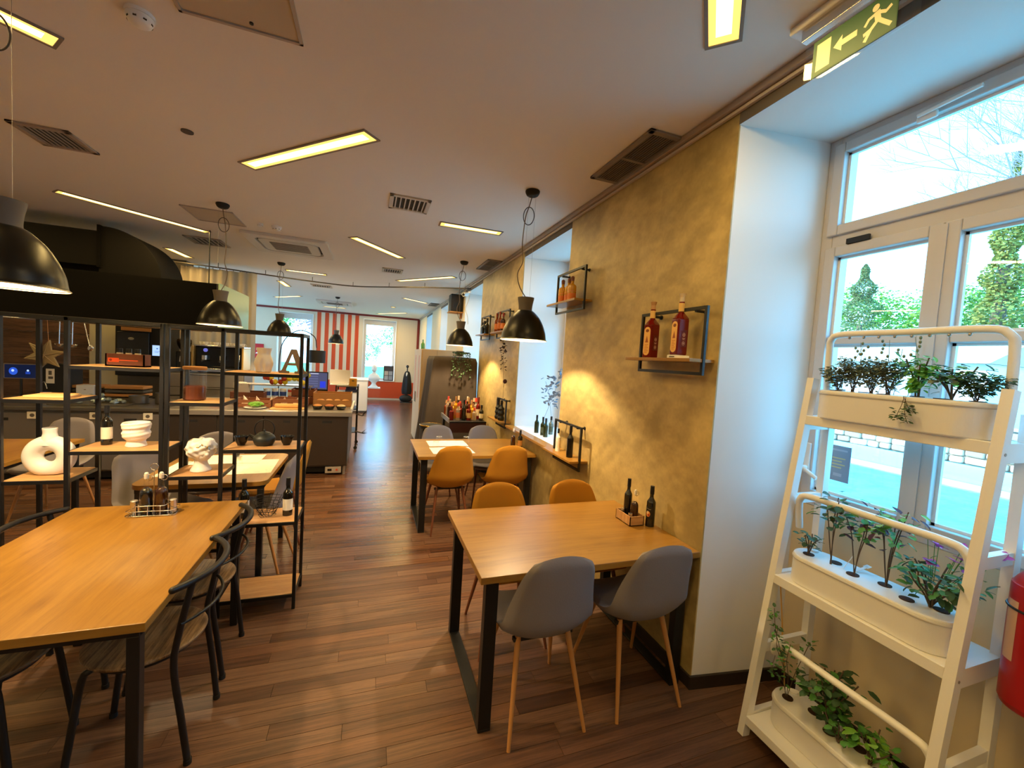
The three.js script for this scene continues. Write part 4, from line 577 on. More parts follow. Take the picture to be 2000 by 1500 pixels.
{ const o = thing('dried_rose_stem', 'dried dark rose stem standing above the low far shelf', 'dried flower', [1.615, 0.935, -5.0]); twig(o, [[0, 0.25, 0.06], [0.005, 0.55, 0.02], [0.0, 0.8, -0.03], [-0.01, 1.02, -0.04]], 40, 0.02, M.dry, 0.045, 0.5); part('rose_head', S(0.026, 0.0, 0.5, 0.1, 1, 1.1, 1), std('#3a1512', 0.9), o); part('side_stem', bar([0.005, 0.42, 0.04], [0, 0.49, 0.1], 0.0015), M.dry, o); }
[[-4.2, 1.79, 'small green oil bottle on the sill, far left of the group'], [-4.05, 1.8, 'small green oil bottle with a twig on the sill'], [-3.95, 1.79, 'small dark bottle on the sill nearest the room'], [-4.1, 1.92, 'small grey bottle with a twig on the sill']].forEach(([z, x, l], i) => bottle(x, 0.912, z, 0.2, 0.025, i === 3 ? std('#5a6b6b', 0.3) : M.greenGlass, i % 2 ? std('#3d4a3a', 0.6) : null, M.black, l, 'small bottles on the window sill'));
{ const o = thing('eucalyptus_branch', 'grey blue eucalyptus branches leaning from the sill bottles', 'branch', [1.86, 0.912, -4.07]); const lm = std('#7c8798', 0.8, { side: THREE.DoubleSide }); twig(o, [[-0.06, 0.17, 0.02], [-0.01, 0.3, 0.02], [0.04, 0.48, 0.05], [0.08, 0.74, 0.08]], 34, 0.03, lm, 0.08, 0.5); twig(o, [[0.06, 0.17, -0.03], [0.05, 0.3, -0.06], [0.04, 0.44, -0.1], [0.0, 0.58, -0.12]], 28, 0.028, lm, 0.09, 0.5); }
{ const o = thing('loudspeaker', 'black box loudspeaker on a small bracket shelf high on the beige pier', 'loudspeaker', [1.55, 2.6, -8.15]); part('cabinet', box(-0.11, 0.11, 0, 0.34, -0.13, 0.13, 0.008), M.blackMatte, o); part('grille_cloth', box(-0.1, 0.1, 0.02, 0.32, 0.13, 0.136, 0.004), std('#2b2523', 0.9), o); part('woofer', C(0.07, 0.07, 0.004, 0, 0, 0, 24).rotateX(Math.PI / 2).translate(0, 0.12, 0.137), M.black, o); part('bracket', [box(-0.13, 0.138, -0.02, 0, -0.15, 0.15), box(0.1, 0.138, -0.12, -0.02, -0.02, 0.02)], M.card, o); }
{ const o = thing('security_camera', 'small white bullet camera near the top of the right wall', 'camera', [1.64, 2.9, -7.4]); part('mount', C(0.04, 0.04, 0.03, 0.03, 0, 0).rotateZ(0), M.white, o); part('arm', bar([0.02, 0, 0], [-0.05, -0.03, 0.03], 0.012), M.white, o); part('camera_body', bar([-0.03, -0.04, 0.0], [-0.12, -0.07, 0.12], 0.035, 0.032, 20), M.white, o); part('lens', bar([-0.12, -0.07, 0.12], [-0.124, -0.0713, 0.125], 0.025, 0.025, 16), M.black, o); part('cable', tube([[0.03, 0, 0], [0.0, -0.15, 0.02], [-0.04, -0.3, 0.0], [0.0, -0.45, 0.02], [0.02, -0.58, 0]], 0.008, 30, 6), std('#cfc4b4', 0.6), o); }

// ================================================================ KITCHEN
function steelUnit(x0, x1, z0, z1, n, label, m, door, outlets) { // run of cupboard fronts under a worktop
  const o = thing('kitchen_counter', label, 'counter', [(x0 + x1) / 2, 0, z1], 0), w = (x1 - x0) / 2, d = z0 - z1;
  part('carcass', box(-w + 0.01, w - 0.01, 0.12, 0.83, d, -0.03), m, o); part('plinth', box(-w + 0.03, w - 0.03, 0.03, 0.12, d + 0.05, -0.09), M.blackMatte, o);
  for (const s of [-1, 1]) for (const t of [-0.06, d + 0.06]) part('leg', C(0.02, 0.02, 0.12, s * (w - 0.05), 0.06, t), M.steel, o);
  for (let i = 0; i < n; i++) { const a = -w + 0.012 + i * (2 * w - 0.024) / n, b = a + (2 * w - 0.024) / n; const dd = part('door', box(a + 0.006, b - 0.006, 0.14, 0.8, -0.03, -0.004, 0.003), door, o); part('handle_recess', box((a + b) / 2 + (i % 2 ? -0.02 : 0.02) - 0.05, (a + b) / 2 + 0.05, 0.715, 0.745, -0.0045, -0.001), M.blackMatte, dd); }
  (outlets || []).forEach((u) => { const s = part('socket', box(u - 0.045, u + 0.045, 0.735, 0.815, -0.005, 0.006, 0.004), M.label, o, 'cream wall socket'); part('socket_face', C(0.02, 0.02, 0.003, 0, 0, 0, 18).rotateX(Math.PI / 2).translate(u, 0.775, 0.0065), M.neck, s); });
  return o;
}
const ISZ = -5.93;
steelUnit(-2.28, -0.24, -7.25, ISZ, 4, 'stainless steel serving counter with cupboard doors by the walkway', M.darkSteel, M.steelDoor);
{ const o = thing('worktop', 'stainless worktop of the serving counter crowded with food', 'worktop', [0, 0, 0]); part('top_sheet', box(-2.3, -0.21, 0.83, 0.872, -7.3, ISZ + 0.02, 0.006), M.steel, o); part('front_lip', box(-2.3, -0.21, 0.81, 0.862, ISZ + 0.02, ISZ + 0.03), M.steel, o); part('cutting_edge', box(-0.24, -0.212, 0.872, 0.884, -7.2, -6.2), M.white, o); }
steelUnit(-4.6, -2.33, -6.9, ISZ - 0.02, 4, 'dark counter with cream sockets under the cooker hood', M.counter, M.counter, [-0.03, 0.505, 1.0]);
solo('worktop', box(-4.62, -2.31, 0.83, 0.872, -6.92, ISZ, 0.006), M.darkSteel, 'dark worktop under the cooker hood with foil trays', 'worktop');
{ const o = thing('control_box', 'small grey thermostat box hanging under the serving counter', 'control box', [-0.42, 0.03, ISZ - 0.07]); part('case', box(-0.1, 0.1, 0, 0.085, -0.05, 0.06, 0.004), std('#a99b8c', 0.6), o); part('display', box(-0.07, -0.02, 0.03, 0.06, 0.06, 0.062), M.blackGloss, o); part('dial', C(0.014, 0.014, 0.012, 0, 0, 0, 16).rotateX(Math.PI / 2).translate(0.045, 0.045, 0.064), M.orange, o); }
{ // extractor hood and duct
  const o = thing('cooker_hood', 'long black steel cooker hood above the kitchen counter', 'cooker hood', [0, 0, 0]), hm = phy('#0b0908', 0.85, { specularIntensity: 0.15 });
  part('hood_front', box(-4.9, -1.78, 1.885, 2.41, -5.96, -5.93), hm, o); part('hood_back', box(-4.9, -1.78, 1.885, 2.41, -7.2, -7.17), hm, o); part('hood_top', box(-4.9, -1.78, 2.38, 2.41, -7.17, -5.96), hm, o); part('hood_end', box(-4.9, -4.87, 1.885, 2.38, -7.17, -5.96), hm, o);
  part('end_panel', box(-1.785, -1.765, 1.885, 2.42, -7.2, -5.93, 0.004), phy('#a9c29a', 0.28, { metalness: 0.35 }), o, 'brushed steel end panel with a pale green reflection put into its colour'); part('hood_lip', box(-4.9, -1.765, 1.868, 1.886, -7.2, -5.925), std('#8a8176', 0.35, { metalness: 0.8 }), o); part('filter', box(-4.85, -1.8, 2.02, 2.05, -7.15, -5.98), M.darkSteel, o);  // the green reflected in the steel end is put into its base colour
  const sh = new THREE.Shape(); sh.moveTo(-5.2, 2.5); sh.lineTo(-3.0, 2.5); sh.lineTo(-3.0, 2.41); sh.lineTo(-2.42, 2.41); sh.absarc(-2.96, 2.41, 0.54, 0, Math.PI / 2, false); sh.lineTo(-3.0, 2.95); sh.lineTo(-3.0, 2.89); sh.lineTo(-5.2, 2.89); sh.lineTo(-5.2, 2.5);
  part('elbow_duct', ext(sh, 0.62, 0.004).translate(0, 0, -6.72), phy('#0d0a08', 0.7, { specularIntensity: 0.25 }), o); part('duct_flange', [box(-3.01, -2.98, 2.48, 2.96, -6.74, -6.07), box(-3.02, -2.4, 2.405, 2.425, -6.74, -6.07)], hm, o);
  for (const x of [-1.9, -4.7]) part('hanger_rod', bar([x, 2.41, -6.0], [x, CEIL, -6.0], 0.006), M.black, o);
}
{ const o = thing('hanging_rail', 'steel utensil rail along the front of the hood', 'rail', [-3.2, 1.83, -5.9]); part('rod', bar([-1.5, 0, 0], [1.38, 0, 0], 0.011), M.chrome, o); for (const x of [-1.4, -0.1, 1.3]) part('bracket', [bar([x, 0, 0], [x, 0.05, 0], 0.005), bar([x, 0.05, 0], [x, 0.05, -0.03], 0.005)], M.chrome, o);
  [['first ladle hanging from the utensil rail behind the straw star', -3.23, 0], ['second ladle hanging from the utensil rail', -3.12, 0], ['long handled slotted spoon hanging right of the ladles', -3.02, 1]].forEach(([l, x, k]) => { const u = thing('ladle', l, 'ladle', [x, 1.83, -5.885], 0, 'utensils on the hood rail'); part('hook', new THREE.TorusGeometry(0.013, 0.003, 6, 16).rotateY(Math.PI / 2).translate(0, 0.003, 0), M.chrome, u); part('handle', bar([0, -0.01, 0], [k ? 0.05 : 0, -0.25, 0.01], 0.005), M.chrome, u); part('bowl', k ? S(0.035, 0.06, -0.28, 0.01, 0.8, 1, 0.3) : lathe([[0.001, -0.29], [0.03, -0.28], [0.042, -0.25], [0.04, -0.25], [0.028, -0.277], [0.001, -0.286]]), M.chrome, u); }); }
{ const o = thing('curtain', 'grey translucent curtain hanging behind the coffee machine', 'curtain', [-2.5, 0, -8.38]); const g = new THREE.PlaneGeometry(1.1, 2.9, 90, 4), p = g.attributes.position; for (let i = 0; i < p.count; i++) p.setZ(i, 0.028 * Math.sin(p.getX(i) * 42) + 0.012 * Math.sin(p.getX(i) * 17 + 1)); g.computeVertexNormals(); part('cloth', g.translate(0, 1.5, 0), phy('#b3a48d', 0.9, { transmission: 0.3, thickness: 0, side: THREE.DoubleSide }), o); for (let i = 0; i < 11; i++) part('curtain_ring', new THREE.TorusGeometry(0.016, 0.003, 6, 14).rotateY(Math.PI / 2).translate(-0.5 + i * 0.1, 2.958, 0), M.darkSteel, o); }
{ const o = thing('back_cabinet', 'steel refrigerated cabinet under the coffee machine', 'cabinet', [-2.5, 0, -7.75]); part('body', box(-0.5, 0.56, 0, 1.21, -0.5, 0), M.darkSteel, o); for (let i = 0; i < 5; i++) { const d = part('drawer', box(-0.49, 0.55, 0.1 + i * 0.22, 0.31 + i * 0.22, 0, 0.02, 0.003), M.steel, o); part('pull', box(-0.2, 0.26, 0.285 + i * 0.22, 0.3 + i * 0.22, 0.02, 0.032), M.darkSteel, d); } }
{ const o = thing('coffee_machine', 'black espresso machine with cups stacked on top', 'coffee machine', [-2.33, 1.21, -8.0]);
  part('body', box(-0.34, 0.34, 0.09, 0.42, -0.24, 0.12, 0.02), M.blackGloss, o); part('cup_tray', box(-0.35, 0.35, 0.42, 0.44, -0.25, 0.14, 0.004), M.chrome, o); part('drip_tray', box(-0.33, 0.33, 0.02, 0.07, -0.2, 0.26, 0.004), M.chrome, o); part('base', box(-0.3, 0.3, 0, 0.09, -0.22, 0.1), M.black, o); for (const s of [-1, 1]) part('side_panel', B(0.03, 0.37, 0.42, s * 0.345, 0.235, -0.01, 0.01), std('#c8a25a', 0.3, { metalness: 0.6 }), o);
  for (const x of [-0.19, 0.05]) { const h = part('group_head', C(0.045, 0.045, 0.07, x, 0.24, 0.15), M.chrome, o); part('portafilter', bar([x, 0.2, 0.16], [x, 0.18, 0.32], 0.012), M.black, h); part('gauge', C(0.03, 0.03, 0.01, 0, 0, 0, 20).rotateX(Math.PI / 2).translate(x, 0.36, 0.125), glow(new THREE.Color(0.25, 0.25, 0.9), 0.5), h); } part('steam_pipe', tube([[0.29, 0.3, 0.14], [0.3, 0.22, 0.2], [0.28, 0.1, 0.22]], 0.006, 14, 6), M.chrome, o);
  for (let i = 0; i < 9; i++) { const c = thing('coffee_cup', `${ORD[i]} white cup from the left on the espresso machine`, 'cup', [-2.62 + i * 0.072, 1.65, -8.03 + (i % 2) * 0.06], 0, 'cups on the espresso machine'); part('cup_body', lathe([[0.001, 0], [0.022, 0], [0.034, 0.03], [0.036, 0.055], [0.033, 0.055], [0.03, 0.03], [0.001, 0.008]], 18), M.ceramic, c); part('handle', new THREE.TorusGeometry(0.014, 0.003, 6, 14).translate(0.044, 0.03, 0), M.ceramic, c); } }
{ const o = thing('coffee_grinder', 'black coffee grinder left of the espresso machine', 'grinder', [-2.83, 1.21, -7.95]); part('body', box(-0.08, 0.08, 0, 0.32, -0.12, 0.1, 0.02), M.blackGloss, o); part('hopper', smoothLathe([[0.04, 0.32], [0.09, 0.42], [0.095, 0.5], [0.06, 0.52]], 20, 16), phy('#3a2a1c', 0.1, { transmission: 0.5, thickness: 0 }), o); part('spout', C(0.02, 0.03, 0.09, 0, 0.2, 0.12), M.chrome, o); }
{ const o = thing('wall_oven', 'black oven with a lit blue control screen', 'oven', [-3.32, 0, -7.8]); part('stand', box(-0.28, 0.3, 0, 1.12, -0.5, 0.02), M.darkSteel, o); part('cavity_body', box(-0.3, 0.3, 1.12, 1.88, -0.5, 0.05, 0.01), M.black, o); part('glass_door', box(-0.27, 0.12, 1.22, 1.78, 0.05, 0.07, 0.006), M.blackGloss, o); part('top_trim', box(-0.22, 0.14, 1.8, 1.85, 0.05, 0.075), M.card, o); part('inner_lamp', S(0.03, -0.1, 1.68, 0.071, 1.2, 0.7, 0.1), std('#9a937c', 0.4), o);
  const t = canvasTex(96, 128, (c) => { c.fillStyle = '#a9c8ff'; c.fillRect(0, 0, 96, 128); c.fillStyle = '#4c6fae'; c.beginPath(); c.arc(48, 40, 9, 0, 7); c.fill(); c.fillRect(22, 70, 52, 4); c.fillRect(22, 84, 40, 4); }); const sc = new THREE.MeshStandardMaterial({ color: 0x101010, emissive: 0xffffff, emissiveMap: t, emissiveIntensity: 1.0 }); part('screen', new THREE.PlaneGeometry(0.12, 0.16).translate(0.215, 1.52, 0.0525), sc, o, 'lit blue touch screen'); }
for (const [x, l] of [[-3.45, 'dark tray stack below the oven, left'], [-3.0, 'brown wooden tray stack beside the grinder']]) { const o = thing('tray_stack', l, 'trays', [x, 0.872, -6.75], 0); for (let i = 0; i < 4; i++) part('tray', box(-0.2, 0.2, i * 0.05, i * 0.05 + 0.035, -0.13, 0.12, 0.006), i % 2 ? M.card : M.darkSteel, o); }
{ const o = thing('foil_heap', 'crumpled heap of silver foil packets on the dark worktop', 'foil', [-3.1, 0.872, -6.25]); const gs = []; for (let i = 0; i < 26; i++) { const a = rr(0, 6.28), r = rr(0, 0.22), s = rr(0.02, 0.045); gs.push(new THREE.IcosahedronGeometry(s, 0).scale(rr(0.7, 1.3), rr(0.6, 1), rr(0.7, 1.3)).rotateY(a).translate(Math.cos(a) * r * 1.4, 0.03 + (0.22 - r) * rr(0, 0.5), Math.sin(a) * r * 0.5)); } const f = part('packets', gs, std('#9fb0bd', 0.3, { metalness: 0.7 }), o); f.userData.kind = 'stuff'; part('tray', box(-0.36, 0.36, 0, 0.012, -0.16, 0.16, 0.004), M.darkSteel, o); }
for (const [x, r, h, l] of [[-2.74, 0.1, 0.1, 'wide steel saucepan on the dark worktop behind the jar shelf'], [-2.5, 0.075, 0.14, 'tall steel pot on the dark worktop beside the serving counter']]) { const o = thing('saucepan', l, 'pot', [x, 0.872, -6.4]); part('pan_body', lathe([[0.001, 0], [r * 0.96, 0], [r, 0.01], [r, h], [r * 0.96, h], [r * 0.95, 0.012], [0.001, 0.01]], 28), M.darkSteel, o); part('handle', bar([r, h * 0.8, 0], [r + 0.12, h * 0.85, 0.03], 0.009), M.black, o); }
{ const o = thing('tablet_screen', 'small order screen glowing blue beside the brown wall', 'screen', [-3.95, 0.872, -6.55], 0.15); part('stand', [bar([0, 0, 0], [0, 0.26, 0], 0.012), B(0.14, 0.012, 0.12, 0, 0.006, 0)], M.black, o); const t = canvasTex(256, 128, (c) => { const g = c; g.fillStyle = '#0a1430'; g.fillRect(0, 0, 256, 128); g.fillStyle = '#2a55c8'; g.beginPath(); g.arc(70, 64, 36, 0, 7); g.fill(); g.fillStyle = '#bcd6ff'; g.beginPath(); g.arc(66, 58, 12, 0, 7); g.arc(190, 56, 10, 0, 7); g.fill(); g.fillStyle = '#1d3fa0'; g.fillRect(170, 66, 40, 24); }); part('bezel', box(-0.14, 0.14, 0.25, 0.43, -0.012, 0.012, 0.006), M.greyVent, o); part('display', new THREE.PlaneGeometry(0.26, 0.16).translate(0, 0.34, 0.0128), new THREE.MeshStandardMaterial({ color: 0x050505, emissive: 0xffffff, emissiveMap: t, emissiveIntensity: 0.9 }), o, 'blue lit display'); }
{ const o = thing('drink_dispenser', 'black drink dispenser with a pale poster on its front', 'dispenser', [-3.66, 0.872, -6.7]); part('body', box(-0.13, 0.14, 0, 0.44, -0.14, 0.1, 0.01), M.blackMatte, o); part('front_sheet', box(-0.09, -0.01, 0.2, 0.38, 0.1, 0.104), M.label, o); part('figure_print', [B(0.03, 0.05, 0.001, -0.05, 0.33, 0.1045), B(0.045, 0.03, 0.001, -0.045, 0.27, 0.1045)], M.neck, o); part('spout', tube([[-0.13, 0.2, 0.1], [-0.07, 0.22, 0.16], [-0.04, 0.14, 0.17]], 0.006, 16, 6), M.chrome, o); }
solo('steel_jug', [lathe([[0.001, 0], [0.045, 0], [0.04, 0.1], [0.042, 0.11]], 24), new THREE.TorusGeometry(0.03, 0.005, 6, 16).translate(0.05, 0.055, 0)], M.chrome, 'steel milk jug in front of the drink dispenser', 'jug', [-3.62, 0.872, -6.38]);
{ const o = thing('card_reader', 'white plastic appliance box on the dark worktop', 'appliance', [-3.38, 0.872, -6.66]); part('case', box(-0.09, 0.09, 0, 0.19, -0.08, 0.06, 0.01), std('#d9dbe2', 0.5), o); part('logo_bar', box(-0.01, 0.01, 0.13, 0.14, 0.06, 0.061), M.greyVent, o); }

// food and crockery on the serving counter, y = 0.872
const WT = 0.873;
function crate(x, z, w, d, h, m, label, y = WT) { const o = thing('food_crate', label, 'crate', [x, y, z], 0, 'wooden crates on the serving counter'), t = 0.012; part('crate_floor', box(-w / 2, w / 2, 0, t, -d / 2, d / 2), m, o); for (const s of [-1, 1]) { for (let i = 0; i < 2; i++) part('slat', box(-w / 2, w / 2, 0.01 + i * h / 2, 0.006 + (i + 0.86) * h / 2, s * d / 2 - t / 2, s * d / 2 + t / 2), m, o); part('end_board', box(s * w / 2 - t / 2, s * w / 2 + t / 2, 0.01, h, -d / 2, d / 2), m, o); } return o; }
const crM = std('#8a5230', 0.7);
crate(-1.45, -6.35, 0.42, 0.3, 0.1, crM, 'wooden crate of wrapped sandwiches at the counter front'); crate(-1.02, -6.38, 0.4, 0.3, 0.12, crM, 'wooden crate of folded paper wraps at the counter front'); crate(-1.62, -6.78, 0.4, 0.3, 0.16, std('#6d3a20', 0.7), 'dark wooden crate behind the sandwiches'); crate(-0.92, -6.85, 0.3, 0.3, 0.22, std('#6d3a20', 0.7), 'tall dark wooden crate behind the paper wraps'); crate(-0.5, -6.62, 0.5, 0.34, 0.2, std('#a4713e', 0.7), 'pale wooden crate of rolls at the counter end');
for (let i = 0; i < 5; i++) solo('sandwich_wrap', [new THREE.ConeGeometry(0.05, 0.12, 4).rotateZ(0.3).translate(0, 0.06, 0), B(0.06, 0.03, 0.06, 0, 0.015, 0)], std(i % 2 ? '#e4c9b0' : '#f0dcc0', 0.8), `${ORD[i]} paper wrap from the left in the front crates`, 'paper wrap', [-1.58 + i * 0.16, 0.9, -6.37 + (i % 2) * 0.05], i * 0.7, 'paper wraps in the front crates');
for (let i = 0; i < 4; i++) solo('bread_roll', S(0.05, 0, 0.04, 0, 1.3, 0.8, 1), std('#d9a05c', 0.8), `${ORD[i]} bread roll from the left in the end crate`, 'bread roll', [-0.67 + i * 0.115, 0.888, -6.6], i, 'rolls in the end crate');
for (let i = 0; i < 3; i++) { const o = thing('sushi_bowl', ['left', 'middle', 'right'][i] + ' black bowl of food at the counter end', 'bowl', [-0.66 + i * 0.15, WT, -6.14], 0, 'black bowls at the counter end'); part('bowl_body', lathe([[0.001, 0], [0.05, 0], [0.07, 0.05], [0.066, 0.05], [0.001, 0.01]], 22), M.blackGloss, o); part('filling', S(0.058, 0, 0.045, 0, 1, 0.45, 1), std(['#c9894a', '#b86a3a', '#d9b98a'][i], 0.8), o); }
{ const o = thing('lettuce', 'bright green lettuce on a plate at the counter front', 'lettuce', [-1.4, WT, -6.12]); part('plate', lathe([[0.001, 0], [0.1, 0.004], [0.13, 0.014], [0.128, 0.018], [0.001, 0.008]], 28), M.ceramic, o); const gs = []; for (let i = 0; i < 14; i++) { const g = new THREE.SphereGeometry(0.05, 10, 6, 0, 3.2, 0.2, 1.6).scale(1, 0.5, 1).rotateY(i * 0.9).rotateZ(rr(-0.3, 0.3)); gs.push(g.translate(rr(-0.05, 0.06), 0.035 + rr(0, 0.03), rr(-0.03, 0.03))); } const f = part('leaves', gs, M.leafC, o); f.userData.kind = 'stuff'; }
solo('baguette_board', [box(-0.2, 0.2, 0, 0.014, -0.08, 0.08, 0.004), new THREE.CapsuleGeometry(0.03, 0.26, 4, 12).rotateZ(Math.PI / 2).translate(0, 0.042, 0)], std('#d8a763', 0.75), 'long loaf on a board in front of the paper wraps', 'bread', [-1.02, WT, -6.12]);
{ const o = thing('upper_shelf', 'raised steel shelf over the serving counter with fruit and yoghurt', 'shelf', [-1.32, 0.872, -7.0]); part('shelf_plate', box(-0.5, 0.5, 0.24, 0.255, -0.14, 0.14, 0.003), M.steel, o); for (const s of [-1, 1]) for (const t of [-0.12, 0.12]) part('support', C(0.01, 0.01, 0.24, s * 0.47, 0.12, t), M.steel, o); }
for (let i = 0; i < 16; i++) { const kind = i < 7 ? 0 : 1; solo('fruit', S(0.04, 0, 0.04, 0), std(kind ? (i % 3 ? '#d9c024' : '#b8b82c') : '#a5341c', 0.5), kind ? `${ORD[i - 7]} yellow fruit from the left in the fruit pile` : `${ORD[i]} red apple from the left in the fruit pile`, 'fruit', [-1.5 + (kind ? i - 7 : i + 0.4) * (kind ? 0.062 : 0.052) + (kind ? 0.1 : 0), 1.127 + (i % 2) * 0.055 + 0.055 * (i % 3 === 0 ? 1 : 0), -7.02 + (i % 3) * 0.035], 0, kind ? 'yellow fruit in the pile' : 'red apples in the pile'); }
for (let i = 0; i < 4; i++) { const o = thing('yoghurt_jar', i === 3 ? 'red and white yoghurt jar at the row end' : ['left', 'middle', 'right'][i] + ' blue and white yoghurt jar under the fruit', 'jar', [-1.42 + i * 0.105, WT, -6.85], 0, i === 3 ? undefined : 'blue yoghurt jars'); part('jar_body', C(0.045, 0.04, 0.19, 0, 0.095, 0, 20), i === 3 ? std('#c23a34', 0.5) : std('#c9d6e8', 0.5), o); part('label', C(0.046, 0.0445, 0.06, 0, 0.13, 0, 20, true), i === 3 ? M.label : std('#27479a', 0.5), o); part('lid', C(0.046, 0.046, 0.012, 0, 0.197, 0, 20), M.white, o); }
for (const [x, l] of [[-1.72, 'white crumpled paper bag behind the dark crate'], [-1.62, 'open white flour bag beside the fruit pile']]) { const g = new THREE.BoxGeometry(0.13, 0.26, 0.1, 4, 6, 4), p = g.attributes.position; for (let i = 0; i < p.count; i++) { p.setX(i, p.getX(i) + rr(-0.012, 0.012)); p.setZ(i, p.getZ(i) + rr(-0.012, 0.012)); } g.computeVertexNormals(); solo('paper_bag', g.translate(0, 0.131, 0), std('#d8d0c2', 0.9), l, 'bag', [x - 0.1, WT, -7.08 + (x > -1.7 ? 0.18 : 0)]); }
for (const [x, l] of [[-2.02, 'stack of white paper trays beside the storage jar'], [-1.86, 'stack of pink tinted paper trays']]) solo('paper_tray_stack', Array.from({ length: 6 }, (_, i) => box(-0.08, 0.08, i * 0.014, i * 0.014 + 0.01, -0.11, 0.11, 0.003)), x < -2 ? M.paper : std('#e3bcb8', 0.8), l, 'paper trays', [x, WT, -6.3 - (x < -2 ? 0.02 : 0)], 0.1);
{ const o = thing('monitor', 'black point of sale monitor turned on at the counter end', 'monitor', [-0.82, WT, -7.05], 0.08); part('foot', B(0.18, 0.012, 0.14, 0, 0.006, 0), M.black, o); part('neck', B(0.04, 0.2, 0.02, 0, 0.1, -0.02), M.black, o); part('bezel', box(-0.2, 0.2, 0.16, 0.47, -0.012, 0.012, 0.005), M.black, o); const t = canvasTex(256, 180, (c) => { c.fillStyle = '#4a4c6a'; c.fillRect(0, 0, 256, 180); c.fillStyle = '#2a3cd0'; c.fillRect(186, 92, 56, 70); c.fillStyle = '#c9cbe0'; c.fillRect(90, 8, 80, 8); c.fillStyle = '#5c5f80'; for (let i = 0; i < 5; i++) c.fillRect(16, 34 + i * 26, 150, 14); }); part('display', new THREE.PlaneGeometry(0.37, 0.26).translate(0, 0.325, 0.0128), new THREE.MeshStandardMaterial({ color: 0x050505, emissive: 0xffffff, emissiveMap: t, emissiveIntensity: 0.9 }), o, 'lit screen with menu rows'); }

// ================================================================ PLANT STAND IN THE WINDOW NICHE
const SX = (y) => 1.722 + 0.1355 * y;   // front leg leans back with height
const ZL = -1.352, ZR = -0.722;
{
  const o = thing('plant_stand', 'white wooden ladder plant stand with three tiers by the window', 'plant stand', [0, 0, 0]), m = M.standWhite;
  for (const z of [ZL, ZR]) {
    const s = z === ZL ? -1 : 1, zz = z + s * 0.0;
    part('front_leg', beam([SX(0) + 0.02, 0, zz], [SX(1.7) + 0.02, 1.7, zz], 0.042, 0.03), m, o); part('back_leg', box(2.09, 2.132, 0, 1.62, zz - 0.015, zz + 0.015), m, o);
    for (const y of [0.075, 0.745, 1.49]) { part('side_rail', box(SX(y) + 0.03, 2.1, y - 0.03, y + 0.035, zz - 0.012, zz + 0.012), m, o); part('screw', [C(0.005, 0.005, 0.002, 0, 0, 0, 8).rotateX(Math.PI / 2).translate(SX(y) + 0.02, y, zz + 0.016), C(0.005, 0.005, 0.002, 0, 0, 0, 8).rotateX(Math.PI / 2).translate(2.11, y, zz + 0.016)], M.steel, o); }
    for (const y of [0.42, 1.13]) part('rail_bracket', box(SX(y) + 0.03, 2.1, y - 0.022, y + 0.02, zz - 0.012, zz + 0.012), m, o);
  }
  for (const y of [0.1, 0.775, 1.525]) { const b = part('shelf_board', box(SX(y) + 0.004, 2.12, y - 0.02, y, ZL + 0.014, ZR - 0.014, 0.003), m, o); part('front_strip', box(SX(y) - 0.004, SX(y) + 0.014, y - 0.04, y + 0.002, ZL + 0.014, ZR - 0.014, 0.003), m, b); }
  const rail = (x, y, yb, r) => { const a = ZL + 0.03, b = ZR - 0.02; return tube([[x + 0.03, yb, a], [x + 0.015, y - 0.07, a], [x + 0.004, y - 0.02, a + 0.012], [x, y, a + 0.06], [x, y, (a + b) / 2], [x, y, b - 0.06], [x + 0.004, y - 0.02, b - 0.012], [x + 0.015, y - 0.07, b], [x + 0.03, yb, b]], r, 70, 12); };
  part('guard_rail', rail(2.0, 1.905, 1.55, 0.0145), m, o); part('guard_rail', rail(1.905, 1.165, 1.0, 0.0145), m, o); part('guard_rail', rail(1.835, 0.475, 0.4, 0.0145), m, o);
  for (let i = 0; i < 8; i++) part('hook_stud', S(0.006, 1.998, 1.888, ZL + 0.12 + i * 0.055), M.steel, o);
  part('power_cable', tube([[1.93, 0.1, -1.3], [1.99, 0.25, -1.36], [1.96, 0.5, -1.375], [1.9, 0.9, -1.375], [1.95, 1.3, -1.372], [2.0, 1.5, -1.36]], 0.003, 50, 6), std('#d8a450', 0.6), o, 'pale orange cable');
}
const planterG = (L, W, H) => { const s = new THREE.Shape(), r = W / 2, a = L / 2 - r; s.moveTo(-a, -r); s.lineTo(a, -r); s.absarc(a, 0, r, -Math.PI / 2, Math.PI / 2); s.lineTo(-a, r); s.absarc(-a, 0, r, Math.PI / 2, 1.5 * Math.PI); return ext(s, H, 0.006).rotateX(-Math.PI / 2).rotateY(Math.PI / 2).translate(0, 0.006, 0); };
const holesZ = [-0.22, -0.13, -0.04, 0.05, 0.14, 0.22];
function planter(x, y, label) {
  const o = thing('trough_planter', label, 'planter', [x, y, -1.035], 0, 'white hydroponic trough planters');
  part('trough', planterG(0.555, 0.17, 0.115), M.planter, o); part('lid_seam', planterG(0.562, 0.178, 0.002).translate(0, 0.105, 0), std('#d6d3cf', 0.4), o);
  holesZ.forEach((z, i) => part('growing_hole', C(0.022, 0.022, 0.003, (i % 2 ? 0.02 : -0.02), 0.1285, z, 18), M.soil, o)); part('filler_cap', C(0.016, 0.016, 0.008, 0.04, 0.131, -0.235, 18), M.white, o);
  return o;
}
planter(1.895, 0.1, 'white trough planter on the bottom tier with bushy basil'); planter(1.935, 0.775, 'white trough planter on the middle tier with flowering plants'); planter(2.0, 1.525, 'white trough planter on the top tier with trailing thyme');
